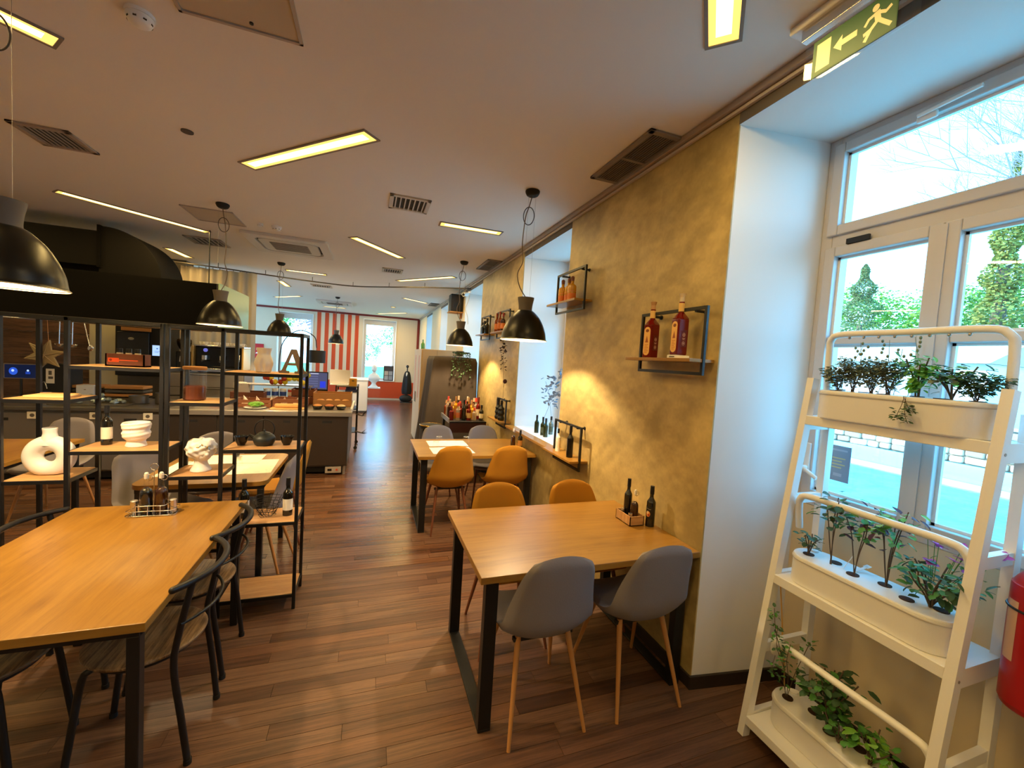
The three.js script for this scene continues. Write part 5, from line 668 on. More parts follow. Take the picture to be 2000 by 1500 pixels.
const leafG = (() => { const g = new THREE.PlaneGeometry(1, 1, 4, 4), p = g.attributes.position; for (let i = 0; i < p.count; i++) { const u = p.getX(i) + 0.5, v = p.getY(i); const w = Math.sin(Math.PI * Math.pow(u, 0.8)) * (0.85 + 0.15 * Math.cos(u * 18)); p.setXYZ(i, u, 0.12 * Math.abs(v) - 0.25 * (u - 0.3) * (u - 0.3), v * w * 0.9); } g.computeVertexNormals(); return g; })();
function plant(name, label, x, y, z, stems, opt) { // branching stems with separate leaves
  const o = thing(name, label, 'plant', [x, y, z], rr(0, 0.3), opt.group), parts = [];
  const sg = [];
  for (const [dx, h, dz, bend] of stems) {
    const c = new THREE.CatmullRomCurve3([V(rr(-0.006, 0.006), 0, rr(-0.006, 0.006)), V(dx * 0.3 + bend * 0.2, h * 0.4, dz * 0.3), V(dx * 0.7 + bend, h * 0.75, dz * 0.7), V(dx, h, dz)]); sg.push(new THREE.TubeGeometry(c, 14, opt.stemR ?? 0.0028, 6));
    for (let i = 0; i < opt.leaves; i++) { const t = opt.from + (1 - opt.from) * Math.pow(rnd(), 0.6), p = c.getPoint(t), a = rr(0, 6.28), r = rr(0.4, 1) * opt.spread; parts.push([p.x + Math.cos(a) * r, p.y + rr(-0.4, 0.7) * r, p.z + Math.sin(a) * r, a, opt.size * rr(0.65, 1.25)]); }
  }
  part('stem', sg, opt.stemM ?? M.stem, o);
  if (opt.joined) { const f = part('foliage', parts.map(([a, b, c, r, s]) => leafG.clone().scale(s, s, s).rotateZ(rr(-0.6, 0.5)).rotateX(rr(-0.6, 0.6)).rotateY(-r).translate(a, b, c)), opt.m[0], o); f.userData.kind = 'stuff'; }
  else for (const [a, b, c, r, s] of parts) { const l = part('leaf', leafG, opt.m[Math.floor(rnd() * opt.m.length)], o); l.position.set(a, b, c); l.rotation.set(rr(-0.6, 0.6), -r, rr(-0.6, 0.5)); l.scale.setScalar(s); }
  return o;
}
const fan = (n, h, sp, tilt = [0, 0]) => Array.from({ length: n }, (_, i) => { const a = i / n * 6.28 + rr(-0.4, 0.4); return [Math.cos(a) * sp * rr(0.4, 1) + tilt[0], h * rr(0.7, 1.05), Math.sin(a) * sp * rr(0.4, 1) + tilt[1], rr(-0.02, 0.02)]; });
// middle tier
plant('kale_plant', 'tall leafy herb at the left end of the middle planter', 1.915, 0.904, -1.165, fan(3, 0.3, 0.06), { leaves: 18, from: 0.5, size: 0.034, spread: 0.046, stemR: 0.002, m: [M.leafB, M.leafA, M.leafB] });
plant('kale_plant', 'tall purple leaved herb in the middle planter', 1.925, 0.904, -1.075, fan(3, 0.27, 0.07), { leaves: 18, from: 0.5, size: 0.034, spread: 0.046, stemR: 0.002, m: [M.leafB, M.leafP, M.leafA] });
plant('kale_plant', 'bright green topped tall herb right of centre in the middle planter', 1.955, 0.904, -0.985, fan(5, 0.32, 0.09), { leaves: 18, from: 0.5, size: 0.036, spread: 0.05, stemR: 0.002, m: [M.leafC, M.leafA, M.leafP] });
plant('seedling', 'small dark leafed seedling at the front of the middle planter', 1.915, 0.904, -1.255, fan(4, 0.09, 0.04), { leaves: 7, from: 0.3, size: 0.028, spread: 0.025, m: [M.leafB] });
{ const o = plant('bushy_herb', 'dense bushy green herb with pink flowers behind the front leg', 1.94, 0.904, -0.84, fan(9, 0.15, 0.12), { leaves: 18, from: 0.2, size: 0.034, spread: 0.042, m: [M.leafB, M.leafA] });
  for (let i = 0; i < 11; i++) { const x = rr(0.0, 0.1), y = rr(0.14, 0.25), z = rr(-0.06, 0.16); part('flower_stalk', bar([x * 0.4, 0.08, z * 0.4], [x, y, z], 0.0012, 0.001, 5), M.leafA, o); const f = part('flower', [0, 1, 2, 3].map((k) => leafG.clone().scale(0.026, 0.026, 0.03).rotateZ(0.3).rotateY(k * 1.57)), M.petal, o); f.position.set(x, y, z); f.rotation.set(rr(-0.5, 0.5), rr(0, 3), rr(0.2, 0.8)); } }
// top tier
[[-1.26, 0.1], [-1.2, 0.13], [-1.13, 0.11], [-1.07, 0.12]].forEach(([z, h], i) => plant('thyme_plant', ['grey green thyme at the left end of the top planter', 'second thyme clump with thin flowering tips in the top planter', 'third thyme clump near the middle of the top planter', 'thyme clump left of the bright green herb'][i], 2.0, 1.652, z, fan(18, h * 1.15, 0.075), { leaves: 40, from: 0.1, size: 0.014, spread: 0.018, m: [M.leafG], joined: true, stemR: 0.001 }));
plant('mint_plant', 'bright green upright mint in the top planter', 2.0, 1.652, -0.975, fan(6, 0.15, 0.045), { leaves: 22, from: 0.1, size: 0.032, spread: 0.03, m: [M.leafC, M.leafA, M.leafC] });
plant('mint_plant', 'spreading broad leafed mint at the right of the top planter', 2.005, 1.652, -0.88, fan(7, 0.12, 0.09), { leaves: 14, from: 0.2, size: 0.034, spread: 0.035, m: [M.leafB, M.leafC, M.leafG] });
plant('thyme_plant', 'dark thyme clump at the right end of the top planter', 1.995, 1.652, -0.81, fan(16, 0.1, 0.08), { leaves: 40, from: 0.1, size: 0.016, spread: 0.022, m: [M.leafB], joined: true, stemR: 0.001 });
plant('trailing_sprig', 'dark sprig trailing over the front of the top planter', 1.9, 1.654, -0.965, [[-0.012, -0.1, 0.02, -0.02], [-0.012, -0.09, -0.01, -0.025], [-0.006, -0.06, 0.03, -0.02]], { leaves: 26, from: 0.3, size: 0.014, spread: 0.012, m: [M.leafB], joined: true, stemR: 0.001 });
for (let i = 0; i < 5; i++) { const o = thing('flower_stalk', `${ORD[i]} thin thyme stalk from the left against the window`, 'plant stalk', [2.0 + rr(-0.02, 0.02), 1.652, -1.22 + i * 0.055], 0, 'thyme stalks in the top planter'), h = rr(0.16, 0.24); part('stalk', tube([[0, 0, 0], [0.01, h * 0.5, rr(-0.02, 0.02)], [0.015, h, rr(-0.03, 0.05)]], 0.001, 14, 5), M.leafG, o); part('buds', Array.from({ length: 5 }, (_, k) => S(0.005, 0.012, h * (0.7 + 0.07 * k), rr(-0.012, 0.02), 1, 1.4, 1, 6)), M.leafG, o); }
// bottom tier
plant('creeping_fig', 'straggling small leaved plant rising past the left leg', 1.87, 0.229, -1.255, [[-0.07, 0.34, -0.03, -0.03], [-0.05, 0.28, 0.02, -0.02], [0.02, 0.3, 0.06, 0.0], [-0.1, 0.22, -0.01, -0.05], [-0.09, 0.42, -0.04, -0.02]], { leaves: 24, from: 0.15, size: 0.02, spread: 0.014, m: [M.leafB, M.leafA], joined: false, stemR: 0.0014 });
plant('basil_plant', 'large bushy basil in the middle of the bottom planter', 1.9, 0.229, -1.1, fan(10, 0.22, 0.1), { leaves: 12, from: 0.15, size: 0.042, spread: 0.034, m: [M.leafB, M.leafA, M.leafB] });
plant('basil_plant', 'small basil hanging at the front of the bottom planter', 1.86, 0.229, -1.03, fan(6, 0.1, 0.07), { leaves: 8, from: 0.2, size: 0.036, spread: 0.03, m: [M.leafA, M.leafB] });
plant('basil_plant', 'light green basil at the near end of the bottom planter', 1.88, 0.229, -0.93, fan(6, 0.12, 0.08), { leaves: 9, from: 0.2, size: 0.04, spread: 0.034, m: [M.leafC, M.leafA] });
for (const [x, z, t, l] of [[1.93, -1.12, 0.5, 'white plastic plant tag standing in the middle planter'], [1.95, -1.09, 1.3, 'white plastic plant tag lying on the middle planter']]) { const o = thing('plant_tag', l, 'plant tag', [x, 0.904, z], t, 'plant tags'); part('blade', box(-0.006, 0.006, 0, 0.06, -0.0006, 0.0006).rotateX(t > 1 ? 1.2 : 0.4), M.white, o); part('head', box(-0.011, 0.011, 0.05, 0.07, -0.0006, 0.0006).rotateX(t > 1 ? 1.2 : 0.4), M.white, o); }
{ const o = thing('fire_extinguisher', 'red fire extinguisher hanging at the right picture edge', 'fire extinguisher', [1.995, 0.7, -0.597]);
  part('cylinder', smoothLathe([[0.001, 0], [0.06, 0], [0.075, 0.02], [0.077, 0.06], [0.077, 0.36], [0.072, 0.4], [0.05, 0.435], [0.022, 0.45], [0.02, 0.465]], 32, 50), M.red, o); part('label', new THREE.CylinderGeometry(0.0778, 0.0778, 0.19, 24, 1, true, 3.75, 0.5).translate(0, 0.25, 0), std('#c9a48c', 0.6), o, 'cream instruction label'); part('valve', [C(0.016, 0.018, 0.05, 0, 0.485, 0), B(0.03, 0.012, 0.11, 0, 0.515, 0.02), B(0.02, 0.01, 0.1, 0, 0.54, 0.02)], M.black, o); part('hose', tube([[0.02, 0.49, 0], [0.07, 0.46, 0.03], [0.092, 0.34, 0.03], [0.092, 0.14, 0.02]], 0.01, 30, 8), M.black, o); part('wall_bracket', [box(-0.02, 0.02, 0.3, 0.42, 0.076, 0.1), ...[0.32].map((y) => new THREE.TorusGeometry(0.079, 0.004, 6, 30).rotateX(Math.PI / 2).translate(0, y, 0))], M.black, o); }
{ const o = thing('leaf_cluster', 'dark trailing plant hanging down the draped rack', 'hanging plant', [1.36, 1.755, -6.42]); const gs = [], st = []; for (let i = 0; i < 11; i++) { const x = -0.13 + i * 0.026, L = rr(0.25, 0.55), c = new THREE.CatmullRomCurve3([V(x * 0.5, 0.02, -0.05), V(x, 0.03, 0.03), V(x * 1.1, -L * 0.5, 0.06), V(x * 1.2, -L, 0.06)]); st.push(new THREE.TubeGeometry(c, 12, 0.002, 5)); for (let k = 0; k < 16; k++) { const p = c.getPoint(k / 16); gs.push(leafG.clone().scale(0.036, 0.036, 0.04).rotateZ(-0.6).rotateY(rr(0, 6)).translate(p.x + rr(-0.015, 0.015), p.y, p.z + rr(0, 0.02))); } } part('stem', st, M.dry, o); const f = part('foliage', gs, M.leafB, o); f.userData.kind = 'stuff'; part('pot', lathe([[0.001, -0.03], [0.05, -0.03], [0.065, 0.05], [0.055, 0.05], [0.001, 0.03]], 20).translate(0, 0.0, -0.1), M.neck, o); }

// ================================================================ RACK, TROLLEY, CABINET ALONG THE RIGHT
{ const o = thing('draped_rack', 'tall rack draped in dark grey brown cloth', 'covered rack', [1.29, 0, -6.9]);
  const W = 0.7, H = 1.7, D = 0.8, N = 120, rows = 24, pos = [], idx = [], per = (t) => { const P = 2 * (W + D), s = t * P; if (s < W) return [-W / 2 + s, D / 2]; if (s < W + D) return [W / 2, D / 2 - (s - W)]; if (s < 2 * W + D) return [W / 2 - (s - W - D), -D / 2]; return [-W / 2, -D / 2 + (s - 2 * W - D)]; };
  for (let j = 0; j <= rows; j++) for (let i = 0; i <= N; i++) { const t = (i % N) / N, [x, z] = per(t), d = j / rows, k = 0.006 + 0.03 * d * Math.pow(1, 1), f = Math.sin(t * 70 + 2 * Math.sin(t * 23)) * k + Math.sin(t * 31 + d * 2) * k * 0.8, l = Math.hypot(x, z), sg = j === 0 ? 0.94 : 1; pos.push((x + x / l * f - (x < 0 ? 0.14 * d * Math.min(1, -x / (W / 2)) : 0)) * sg, H - d * (H - 0.06), (z + z / l * f) * sg); }
  for (let j = 0; j < rows; j++) for (let i = 0; i < N; i++) { const a = j * (N + 1) + i, b = a + 1, c = a + N + 1, e = c + 1; idx.push(a, c, b, b, c, e); } const top = pos.length / 3; pos.push(0, H + 0.02, 0); for (let i = 0; i < N; i++) idx.push(top, i, i + 1);
  const g = new THREE.BufferGeometry(); g.setAttribute('position', new THREE.Float32BufferAttribute(pos, 3)); g.setIndex(idx); g.computeVertexNormals(); part('cloth', g, new THREE.MeshStandardMaterial({ color: hex('#42382f'), roughness: 0.9, side: THREE.DoubleSide }), o); for (const [x, z] of [[-0.36, -0.34], [0.36, -0.34], [-0.36, 0.34], [0.36, 0.34]]) part('foot', C(0.02, 0.02, 0.08, x, 0.04, z), M.black, o); }
{ const o = thing('tall_cabinet', 'tall beige cabinet with orange edged doors beyond the draped rack', 'cabinet', [1.24, 0, -8.1]); part('carcass', box(-0.36, 0.36, 0.05, 1.82, -0.6, 0.6, 0.006), std('#b89a72', 0.6), o); part('plinth', box(-0.34, 0.34, 0, 0.05, -0.58, 0.58), M.neck, o); for (let i = 0; i < 2; i++) { const d = part('door', box(-0.378, -0.36, 0.06, 1.81, -0.59 + i * 0.595, -0.008 + i * 0.595, 0.003), std('#c9ab80', 0.6), o); part('door_stripe', box(-0.3795, -0.378, 0.9, 1.7, -0.35 + i * 0.595, -0.29 + i * 0.595), M.orange, d); part('handle', bar([-0.395, 0.8, -0.05 + i * 0.12], [-0.395, 1.0, -0.05 + i * 0.12], 0.008), M.chrome, d); } part('front_seam', box(-0.1, -0.096, 0.06, 1.81, 0.598, 0.602), M.neck, o); }
solo('green_bottle', smoothLathe([[0.001, 0], [0.035, 0], [0.036, 0.1], [0.014, 0.14], [0.013, 0.19]], 16, 20), phy('#5f9a4a', 0.1, { transmission: 0.4, thickness: 0 }), 'small green bottle on top of the beige cabinet', 'bottle', [0.96, 1.82, -8.2]);
{ const o = thing('drinks_trolley', 'black drinks trolley crowded with liqueur bottles', 'trolley', [1.32, 0, -5.82]); part('top_tray', box(-0.27, 0.26, 0.8, 0.82, -0.32, 0.3, 0.004), M.black, o); part('tray_rim', [box(-0.28, -0.265, 0.8, 0.86, -0.32, 0.3), box(-0.27, 0.26, 0.8, 0.85, -0.33, -0.32)], M.steel, o); part('front_panel', box(-0.26, 0.26, 0.66, 0.8, 0.27, 0.29), std('#3a1712', 0.4), o); part('lower_tray', box(-0.26, 0.26, 0.2, 0.22, -0.3, 0.28), M.black, o); for (const sx of [-1, 1]) for (const sz of [-1, 1]) { part('leg', box(sx * 0.24 - 0.015, sx * 0.24 + 0.015, 0.06, 0.8, sz * 0.27 - 0.015, sz * 0.27 + 0.015), M.black, o); part('castor', C(0.03, 0.03, 0.02, 0, 0, 0, 16).rotateX(Math.PI / 2).translate(sx * 0.24, 0.03, sz * 0.27), M.blackMatte, o); } }
{ const kinds = [[M.amber, M.cork, 'amber'], [M.darkGlass, M.black, 'black glass'], [M.yellowGlass, M.cork, 'yellow'], [M.redGlass, M.darkRed, 'red'], [M.brownGlass, std('#d8bfa0', 0.6), 'brown'], [phy('#e8d8c0', 0.1, { transmission: 0.7, thickness: 0 }), std('#d84a3a', 0.5), 'clear']]; let n = 0;
  for (let r = 0; r < 4; r++) for (let c = 0; c < 6; c++) { const k = kinds[(r * 5 + c * 2 + (r * c) % 3) % 6], front = r === 3; bottle(1.1 + c * 0.085 + rr(-0.01, 0.01), 0.82, -6.04 + r * 0.13 + rr(-0.012, 0.012), 0.2 + rr(0, 0.13) - (front ? 0.03 : 0), 0.032, k[0], n % 2 ? std(['#d9b070', '#c46a3a', '#ead9b8'][n % 3], 0.6) : null, k[1], `${k[2]} liqueur bottle, ${ORD[c]} from the left in the ${['back', 'third', 'second', 'front'][r]} row on the trolley`, `${k[2]} bottles on the drinks trolley`); n++; } }
{ const o = thing('round_stool', 'dark round stool with a brass rim beside the draped rack', 'stool', [0.87, 0, -5.95]); part('seat', C(0.16, 0.16, 0.05, 0, 0.68, 0, 30), M.blackMatte, o); part('brass_rim', new THREE.TorusGeometry(0.16, 0.008, 8, 36).rotateX(Math.PI / 2).translate(0, 0.7, 0), std('#c99a3a', 0.25, { metalness: 0.9 }), o); for (let i = 0; i < 4; i++) { const a = i * Math.PI / 2 + 0.7; part('leg', bar([Math.cos(a) * 0.12, 0.66, Math.sin(a) * 0.12], [Math.cos(a) * 0.17, 0, Math.sin(a) * 0.17], 0.012), M.black, o); } }

// ================================================================ THE FAR HALL
{ const o = thing('service_trolley', 'black wire trolley with brushes at the counter end', 'trolley', [-0.36, 0, -7.75]); for (const sx of [-1, 1]) for (const sz of [-1, 1]) { part('post', box(sx * 0.17 - 0.01, sx * 0.17 + 0.01, 0.06, 1.1, sz * 0.25 - 0.01, sz * 0.25 + 0.01), M.black, o); part('castor', C(0.03, 0.03, 0.02, 0, 0, 0, 14).rotateX(Math.PI / 2).translate(sx * 0.17, 0.03, sz * 0.25), M.blackMatte, o); } for (const y of [0.3, 0.7, 0.98, 1.09]) part('tier', box(-0.17, 0.17, y - 0.01, y + 0.004, -0.25, 0.25), y > 1 ? M.darkSteel : y > 0.9 ? M.white : M.black, o); }
for (const [y, l] of [[0.62, 'upper dust brush hanging off the wire trolley'], [0.32, 'lower dust brush hanging off the wire trolley']]) { const o = thing('dust_brush', l, 'brush', [-0.15, y, -7.5], 0, 'brushes on the wire trolley'); part('handle', bar([-0.05, 0.0, 0.0], [0.06, -0.02, 0.06], 0.012), M.neck, o); part('bristles', Array.from({ length: 12 }, () => bar([0.05, -0.02, 0.05], [0.12 + rr(-0.03, 0.03), 0.02 + rr(-0.05, 0.06), 0.09 + rr(-0.04, 0.04)], 0.004, 0.002, 4)), M.blackMatte, o); }
{ const o = thing('laptop', 'white laptop open on the wire trolley', 'laptop', [-0.5, 1.094, -7.8]); part('base', box(-0.15, 0.15, 0, 0.014, -0.1, 0.1, 0.004), M.white, o); part('lid', box(-0.17, 0.17, 0.01, 0.26, -0.11, -0.1, 0.004), std('#d5d0ca', 0.5), o); part('keyboard', box(-0.13, 0.13, 0.014, 0.016, -0.06, 0.05), M.greyVent, o); }
{ const o = thing('card_box', 'small yellow cardboard box with a handle hole on the trolley', 'box', [-0.27, 1.094, -7.62]); part('carton', box(-0.06, 0.06, 0, 0.13, -0.06, 0.06, 0.003), std('#c08a2c', 0.8), o); part('handle_hole', box(-0.02, 0.02, 0.085, 0.1, 0.0601, 0.062), M.blackMatte, o); }
{ const o = thing('blue_bin_bags', 'folded dark blue packs on the trolley tier', 'packs', [-0.3, 0.985, -7.62]); part('pack', box(-0.09, 0.1, 0, 0.05, -0.06, 0.06, 0.012), std('#22285a', 0.6), o); part('pack', box(-0.08, 0.09, 0.05, 0.085, -0.05, 0.05, 0.01), std('#2c3670', 0.6), o); }
{ const o = thing('white_cupboard', 'low white cupboard beyond the counter', 'cupboard', [-0.3, 0, -12.6]); part('carcass', box(-0.25, 0.25, 0.05, 0.9, -0.5, 0.5, 0.006), M.white, o); part('worktop', box(-0.27, 0.27, 0.9, 0.93, -0.52, 0.52, 0.004), M.white, o); part('plinth', box(-0.23, 0.23, 0, 0.05, -0.48, 0.48), M.neck, o); for (let i = 0; i < 2; i++) part('door', box(0.25, 0.262, 0.08, 0.87, -0.48 + i * 0.49, -0.01 + i * 0.49), std('#efece6', 0.5), o); }
{ const o = thing('arc_lamp', 'arched floor lamp with a black drum shade before the far window', 'lamp', [-1.7, 0, -9.4]); part('base', C(0.16, 0.17, 0.03, 0, 0.015, 0, 28), M.black, o); part('arc', tube([[0, 0.03, 0], [-0.05, 1.0, 0], [0.0, 1.75, 0.02], [0.3, 2.05, 0.1], [0.6, 1.95, 0.2], [0.66, 1.72, 0.24]], 0.01, 60, 8), M.black, o); part('drum_shade', lathe([[0.17, 1.42], [0.17, 1.67], [0.168, 1.67], [0.168, 1.42]], 36).translate(0.66, 0, 0.24), std('#1c1815', 0.6, { side: THREE.DoubleSide }), o); part('bulb', S(0.035, 0.66, 1.54, 0.24), glow(new THREE.Color(1, 0.7, 0.35), 3), o); const l = new THREE.PointLight(new THREE.Color(1, 0.72, 0.4), 1.0); l.name = 'drum_light'; l.position.set(0.66, 1.54, 0.24); l.castShadow = true; o.add(l); part('spider', [bar([0.49, 1.66, 0.24], [0.83, 1.66, 0.24], 0.004), bar([0.66, 1.66, 0.24], [0.66, 1.74, 0.24], 0.004)], M.black, o); }
{ const o = thing('plaster_bust', 'white classical plaster bust on a clear pedestal', 'bust', [0.13, 0.56, -14.2]); const hg = new THREE.SphereGeometry(0.1, 28, 22), p = hg.attributes.position; for (let i = 0; i < p.count; i++) { const x = p.getX(i), y = p.getY(i), z = p.getZ(i), a = Math.atan2(z, x), k = 1 + (y > 0 ? 0.05 * Math.sin(a * 7 + y * 60) : 0); p.setXYZ(i, x * k * 0.85, y * 1.25, z * k); } hg.computeVertexNormals();
  part('head', [hg.translate(0, 0.62, 0), new THREE.ConeGeometry(0.02, 0.06, 8).translate(0.01, 0.6, 0.105)], M.ceramic, o); part('neck_and_shoulders', smoothLathe([[0.001, 0], [0.13, 0], [0.14, 0.02], [0.1, 0.06], [0.07, 0.1], [0.08, 0.16], [0.17, 0.24], [0.19, 0.32], [0.13, 0.42], [0.06, 0.47], [0.052, 0.56]], 32, 50).scale(1, 1, 0.72), M.ceramic, o); }
{ const o = thing('clear_pedestal', 'clear acrylic pedestal under the white bust', 'pedestal', [0.13, 0, -14.2]); part('block', box(-0.2, 0.2, 0, 0.53, -0.2, 0.2), phy('#ffffff', 0.05, { transmission: 1, thickness: 0 }), o); part('top_plate', box(-0.21, 0.21, 0.53, 0.56, -0.21, 0.21, 0.003), M.white, o); }
{ const o = thing('photo_stand', 'dark standing frame with four photographs on the far sill', 'photo frame', [0.64, 0.7, -15.625]); part('back_board', box(-0.17, 0.17, 0, 0.55, -0.012, 0.012, 0.004), std('#3c3a44', 0.6), o); for (let i = 0; i < 4; i++) part('photograph', B(0.13, 0.15, 0.003, (i % 2 ? 1 : -1) * 0.075, 0.11 + Math.floor(i / 2) * 0.17, 0.013), std(['#a9b0bd', '#8f96a8', '#b9b4b0', '#9aa3b4'][i], 0.5), o); }
{ const o = thing('coat_stand', 'coat stand hung with black coats and bags near the end wall', 'coat stand', [1.25, 0, -14.9]); part('pole', C(0.02, 0.02, 1.25, 0, 0.625, 0), M.black, o); part('knob', S(0.05, 0, 1.28, 0, 1, 1.1, 1), M.black, o); const g = smoothLathe([[0.001, 1.12], [0.06, 1.1], [0.1, 1.0], [0.13, 0.8], [0.16, 0.45], [0.14, 0.3]], 26, 30), p = g.attributes.position; for (let i = 0; i < p.count; i++) { const a = Math.atan2(p.getZ(i), p.getX(i)), k = 1 + 0.18 * Math.sin(a * 5); p.setX(i, p.getX(i) * k); p.setZ(i, p.getZ(i) * k); } g.computeVertexNormals(); part('coat', g, M.blackMatte, o); part('white_scarf', S(0.05, -0.02, 1.0, 0.1, 0.6, 1.6, 0.4), M.white, o); part('bag', S(0.2, -0.02, 0.15, 0.05, 1.1, 0.7, 0.8), M.blackMatte, o); part('base', C(0.2, 0.22, 0.03, 0, 0.015, 0, 24), M.black, o); }
{ const t = canvasTex(128, 160, (c) => { c.fillStyle = '#c4161c'; c.fillRect(0, 0, 128, 160); c.strokeStyle = '#ffffff'; c.lineWidth = 12; c.beginPath(); c.moveTo(60, 62); c.lineTo(110, 62); c.lineTo(66, 104); c.lineTo(116, 104); c.stroke(); c.fillStyle = '#ffffff'; c.fillRect(14, 66, 36, 10); c.fillRect(20, 92, 26, 8); }); const o = thing('red_poster', 'red poster with white lettering on the far wall', 'poster', [-3.58, 1.52, FZ + 0.012]); part('panel', box(-0.2, 0.2, -0.24, 0.24, -0.012, 0.01), M.red, o); part('print', new THREE.PlaneGeometry(0.38, 0.46).translate(0, 0, 0.0108), new THREE.MeshStandardMaterial({ map: t, roughness: 0.6 }), o, 'white lettering on red'); }

// ================================================================ OUTSIDE
{ const g = struct('ground', 'open ground outside the windows', 'ground'); part('lawn', box(-30, 40, -0.32, -0.2, -60, -16.2), std('#ffffff', 0.95, { map: T.grass }), g); part('soil', box(2.46, 60, -0.36, -0.24, -60, 30), std('#8a8478', 0.95), g);
  const r = struct('road', 'pale grey road outside the near window', 'road'); part('asphalt', box(3.0, 10.9, -0.24, -0.19, -40, 25), std('#fff0e2', 0.9, { map: T.earth }), r); part('pavement', box(10.9, 13.5, -0.24, -0.1, -40, 25), std('#c4c0b8', 0.9), r); part('kerb', box(10.78, 10.9, -0.24, -0.08, -40, 25), std('#b2aea6', 0.9), r); }
{ const o = thing('stone_wall', 'low dry stone wall across the road outside', 'wall', [13.6, -0.1, -7.2]); part('core', box(0.02, 0.3, 0, 0.92, -8, 9), std('#8d8577', 0.95), o); const sm = ['#b8ad98', '#a59a86', '#c4baa6', '#978c7a'].map((c) => std(c, 0.95)); const gs = [0.28, 0.36, 0.46].map((l) => B(0.14, 0.165, l - 0.016, 0, 0, 0, 0.05)); for (let k = 0; k < 5; k++) { let z = -3.2 + rr(0, 0.3); while (z < 4.2) { const i = Math.floor(rnd() * 3), l = [0.28, 0.36, 0.46][i], s = part('stone', gs[i], sm[Math.floor(rnd() * 4)], o); s.position.set(rr(-0.015, 0.015), 0.09 + k * 0.18 + rr(-0.012, 0.012), z + l / 2); s.rotation.x = rr(-0.06, 0.06); z += l; } } part('coping', box(-0.09, 0.32, 0.92, 1.0, -8, 9, 0.02), std('#b5ab98', 0.95), o); }
{ const o = thing('white_house', 'white house with a pale tiled roof behind the stone wall', 'house', [20.2, -0.1, -11.5]); part('walls', box(-2.5, 3, 0, 2.6, -4, 4.5), std('#f4f2ee', 0.9), o); part('roof', ext([[-3, 2.6], [3.4, 2.6], [0.2, 3.7]], 9).translate(0, 0, -4.3), std('#c9a58c', 0.9), o); for (let i = 0; i < 3; i++) { const w = part('window', box(-2.53, -2.49, 1.0, 2.0, -3 + i * 2.5, -2 + i * 2.5), std('#9fb0bd', 0.3), o); part('window_frame', [box(-2.55, -2.48, 0.95, 1.0, -3.05 + i * 2.5, -1.95 + i * 2.5), box(-2.55, -2.48, 2.0, 2.05, -3.05 + i * 2.5, -1.95 + i * 2.5)], M.white, w); } }
{ const o = thing('parked_van', 'pale van parked across the road by the wall', 'van', [15.4, -0.1, -12.5]); part('body', box(-0.95, 0.95, 0.35, 1.9, -2.2, 2.2, 0.18), std('#d8dde2', 0.3), o); part('cab_glass', box(-0.97, 0.97, 1.15, 1.65, 0.9, 1.9, 0.03), M.darkGlass, o); for (const z of [-1.4, 1.4]) part('wheel', C(0.33, 0.33, 0.22, 0, 0, 0, 22).rotateZ(Math.PI / 2).translate(-0.86, 0.33, z), M.blackMatte, o); }
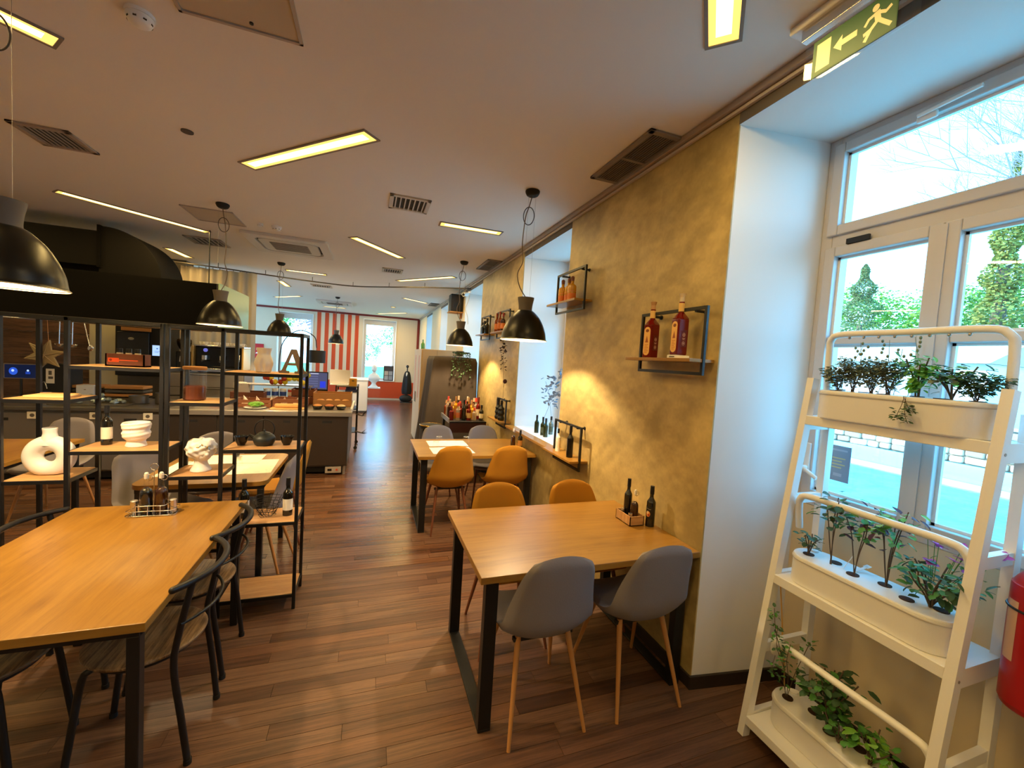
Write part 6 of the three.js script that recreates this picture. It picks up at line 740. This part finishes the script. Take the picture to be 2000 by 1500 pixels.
function tree(x, z, h, crown, label, m, kind, group) { // kind: 0 round, 1 conifer, 2 bare
  const o = thing(kind === 1 ? 'conifer_tree' : kind === 2 ? 'bare_tree' : 'leafy_tree', label, 'tree', [x, -0.2, z], rr(0, 6), group), gs = [];
  if (kind === 2) { const bs = []; const grow = (p, d, L, r, n) => { const q = p.clone().addScaledVector(d, L); bs.push(bar(p.toArray(), q.toArray(), r, r * 0.65, n > 3 ? 8 : 5)); if (n === 0) return; const k = n > 4 ? 3 : 3; for (let i = 0; i < k; i++) { const e = d.clone().add(V(rr(-0.75, 0.75), rr(-0.25, 0.5), rr(-0.75, 0.75))).normalize(); grow(q, e, L * rr(0.62, 0.85), r * 0.62, n - 1); } }; grow(V(0, 0, 0), V(0.05, 1, 0.05).normalize(), h * 0.26, h * 0.009, 7); part('branches', bs, m, o); return o; }
  part('trunk', bar([0, 0, 0], [0, h * 0.6, 0], h * 0.03, h * 0.015, 10), std('#6d5a48', 0.9), o);
  const n = kind === 1 ? 11000 : 7500; for (let i = 0; i < n; i++) { const a = rr(0, 6.283); let X, Y, Z; if (kind === 1) { const t = Math.pow(rnd(), 0.8), layer = 0.75 + 0.25 * Math.sin(t * 40); const r = crown * Math.pow(1 - t, 0.75) * layer * Math.sqrt(rr(0.3, 1)); X = Math.cos(a) * r; Z = Math.sin(a) * r; Y = h * 0.12 + t * h * 0.88; } else { const u = rr(-1, 1), q = Math.sqrt(1 - u * u), lump = 1 + 0.2 * Math.sin(a * 3 + u * 4) + 0.12 * Math.sin(a * 7 - u * 9), r = crown * Math.cbrt(rr(0.35, 1)) * lump; X = Math.cos(a) * q * r; Z = Math.sin(a) * q * r; Y = h - crown * 0.8 + u * r * 0.75; } const s = h * rr(0.009, 0.019) * (kind === 1 ? 0.62 : 1); gs.push(new THREE.PlaneGeometry(s, s * 0.7).rotateX(rr(-1.5, 1.5)).rotateY(rr(0, 6.3)).translate(X, Y, Z)); }
  const f = part('crown', gs, m, o); f.userData.kind = 'stuff'; return o; }
const lf = (c) => phy(c, 0.85, { transmission: 0.2, thickness: 0, side: THREE.DoubleSide });
tree(27, -16.2, 8.8, 2.4, 'dark layered conifer outside, left in the near window', lf('#66743a'), 1); tree(31.5, -19.4, 8.4, 2.6, 'rounded yellow green tree beside the conifer outside', lf('#7c9c34'), 0); tree(33.5, -15.2, 8, 2.6, 'bright green tree above the white house roof', lf('#86a63c'), 0); tree(32, -11.4, 8, 2.6, 'dense green tree right of the window mullion', lf('#5f8636'), 0); tree(26, -10.2, 12.3, 1.3, 'tall slim cypress with yellow green foliage outside', lf('#8e8c3c'), 1); tree(30, -6.6, 8, 2.6, 'broad green tree at the right edge of the near window', lf('#6f8e3a'), 0);
tree(17, -3.6, 12, 0, 'bare winter tree with fine branches against the sky', std('#8a8396', 0.9), 2);
tree(-2.2, -22, 5.4, 1.6, 'purple blossoming tree outside the far left window', lf('#a884b4'), 0); tree(-6.8, -30, 6, 2.3, 'green tree behind the blossom outside', lf('#7c9a48'), 0); tree(2.2, -26, 4.2, 1.5, 'pale green tree outside the far right window', lf('#98b060'), 0); tree(-0.6, -30, 3.4, 1.5, 'low green tree between the far windows', lf('#8aa458'), 0);

renderer.render(scene, camera);
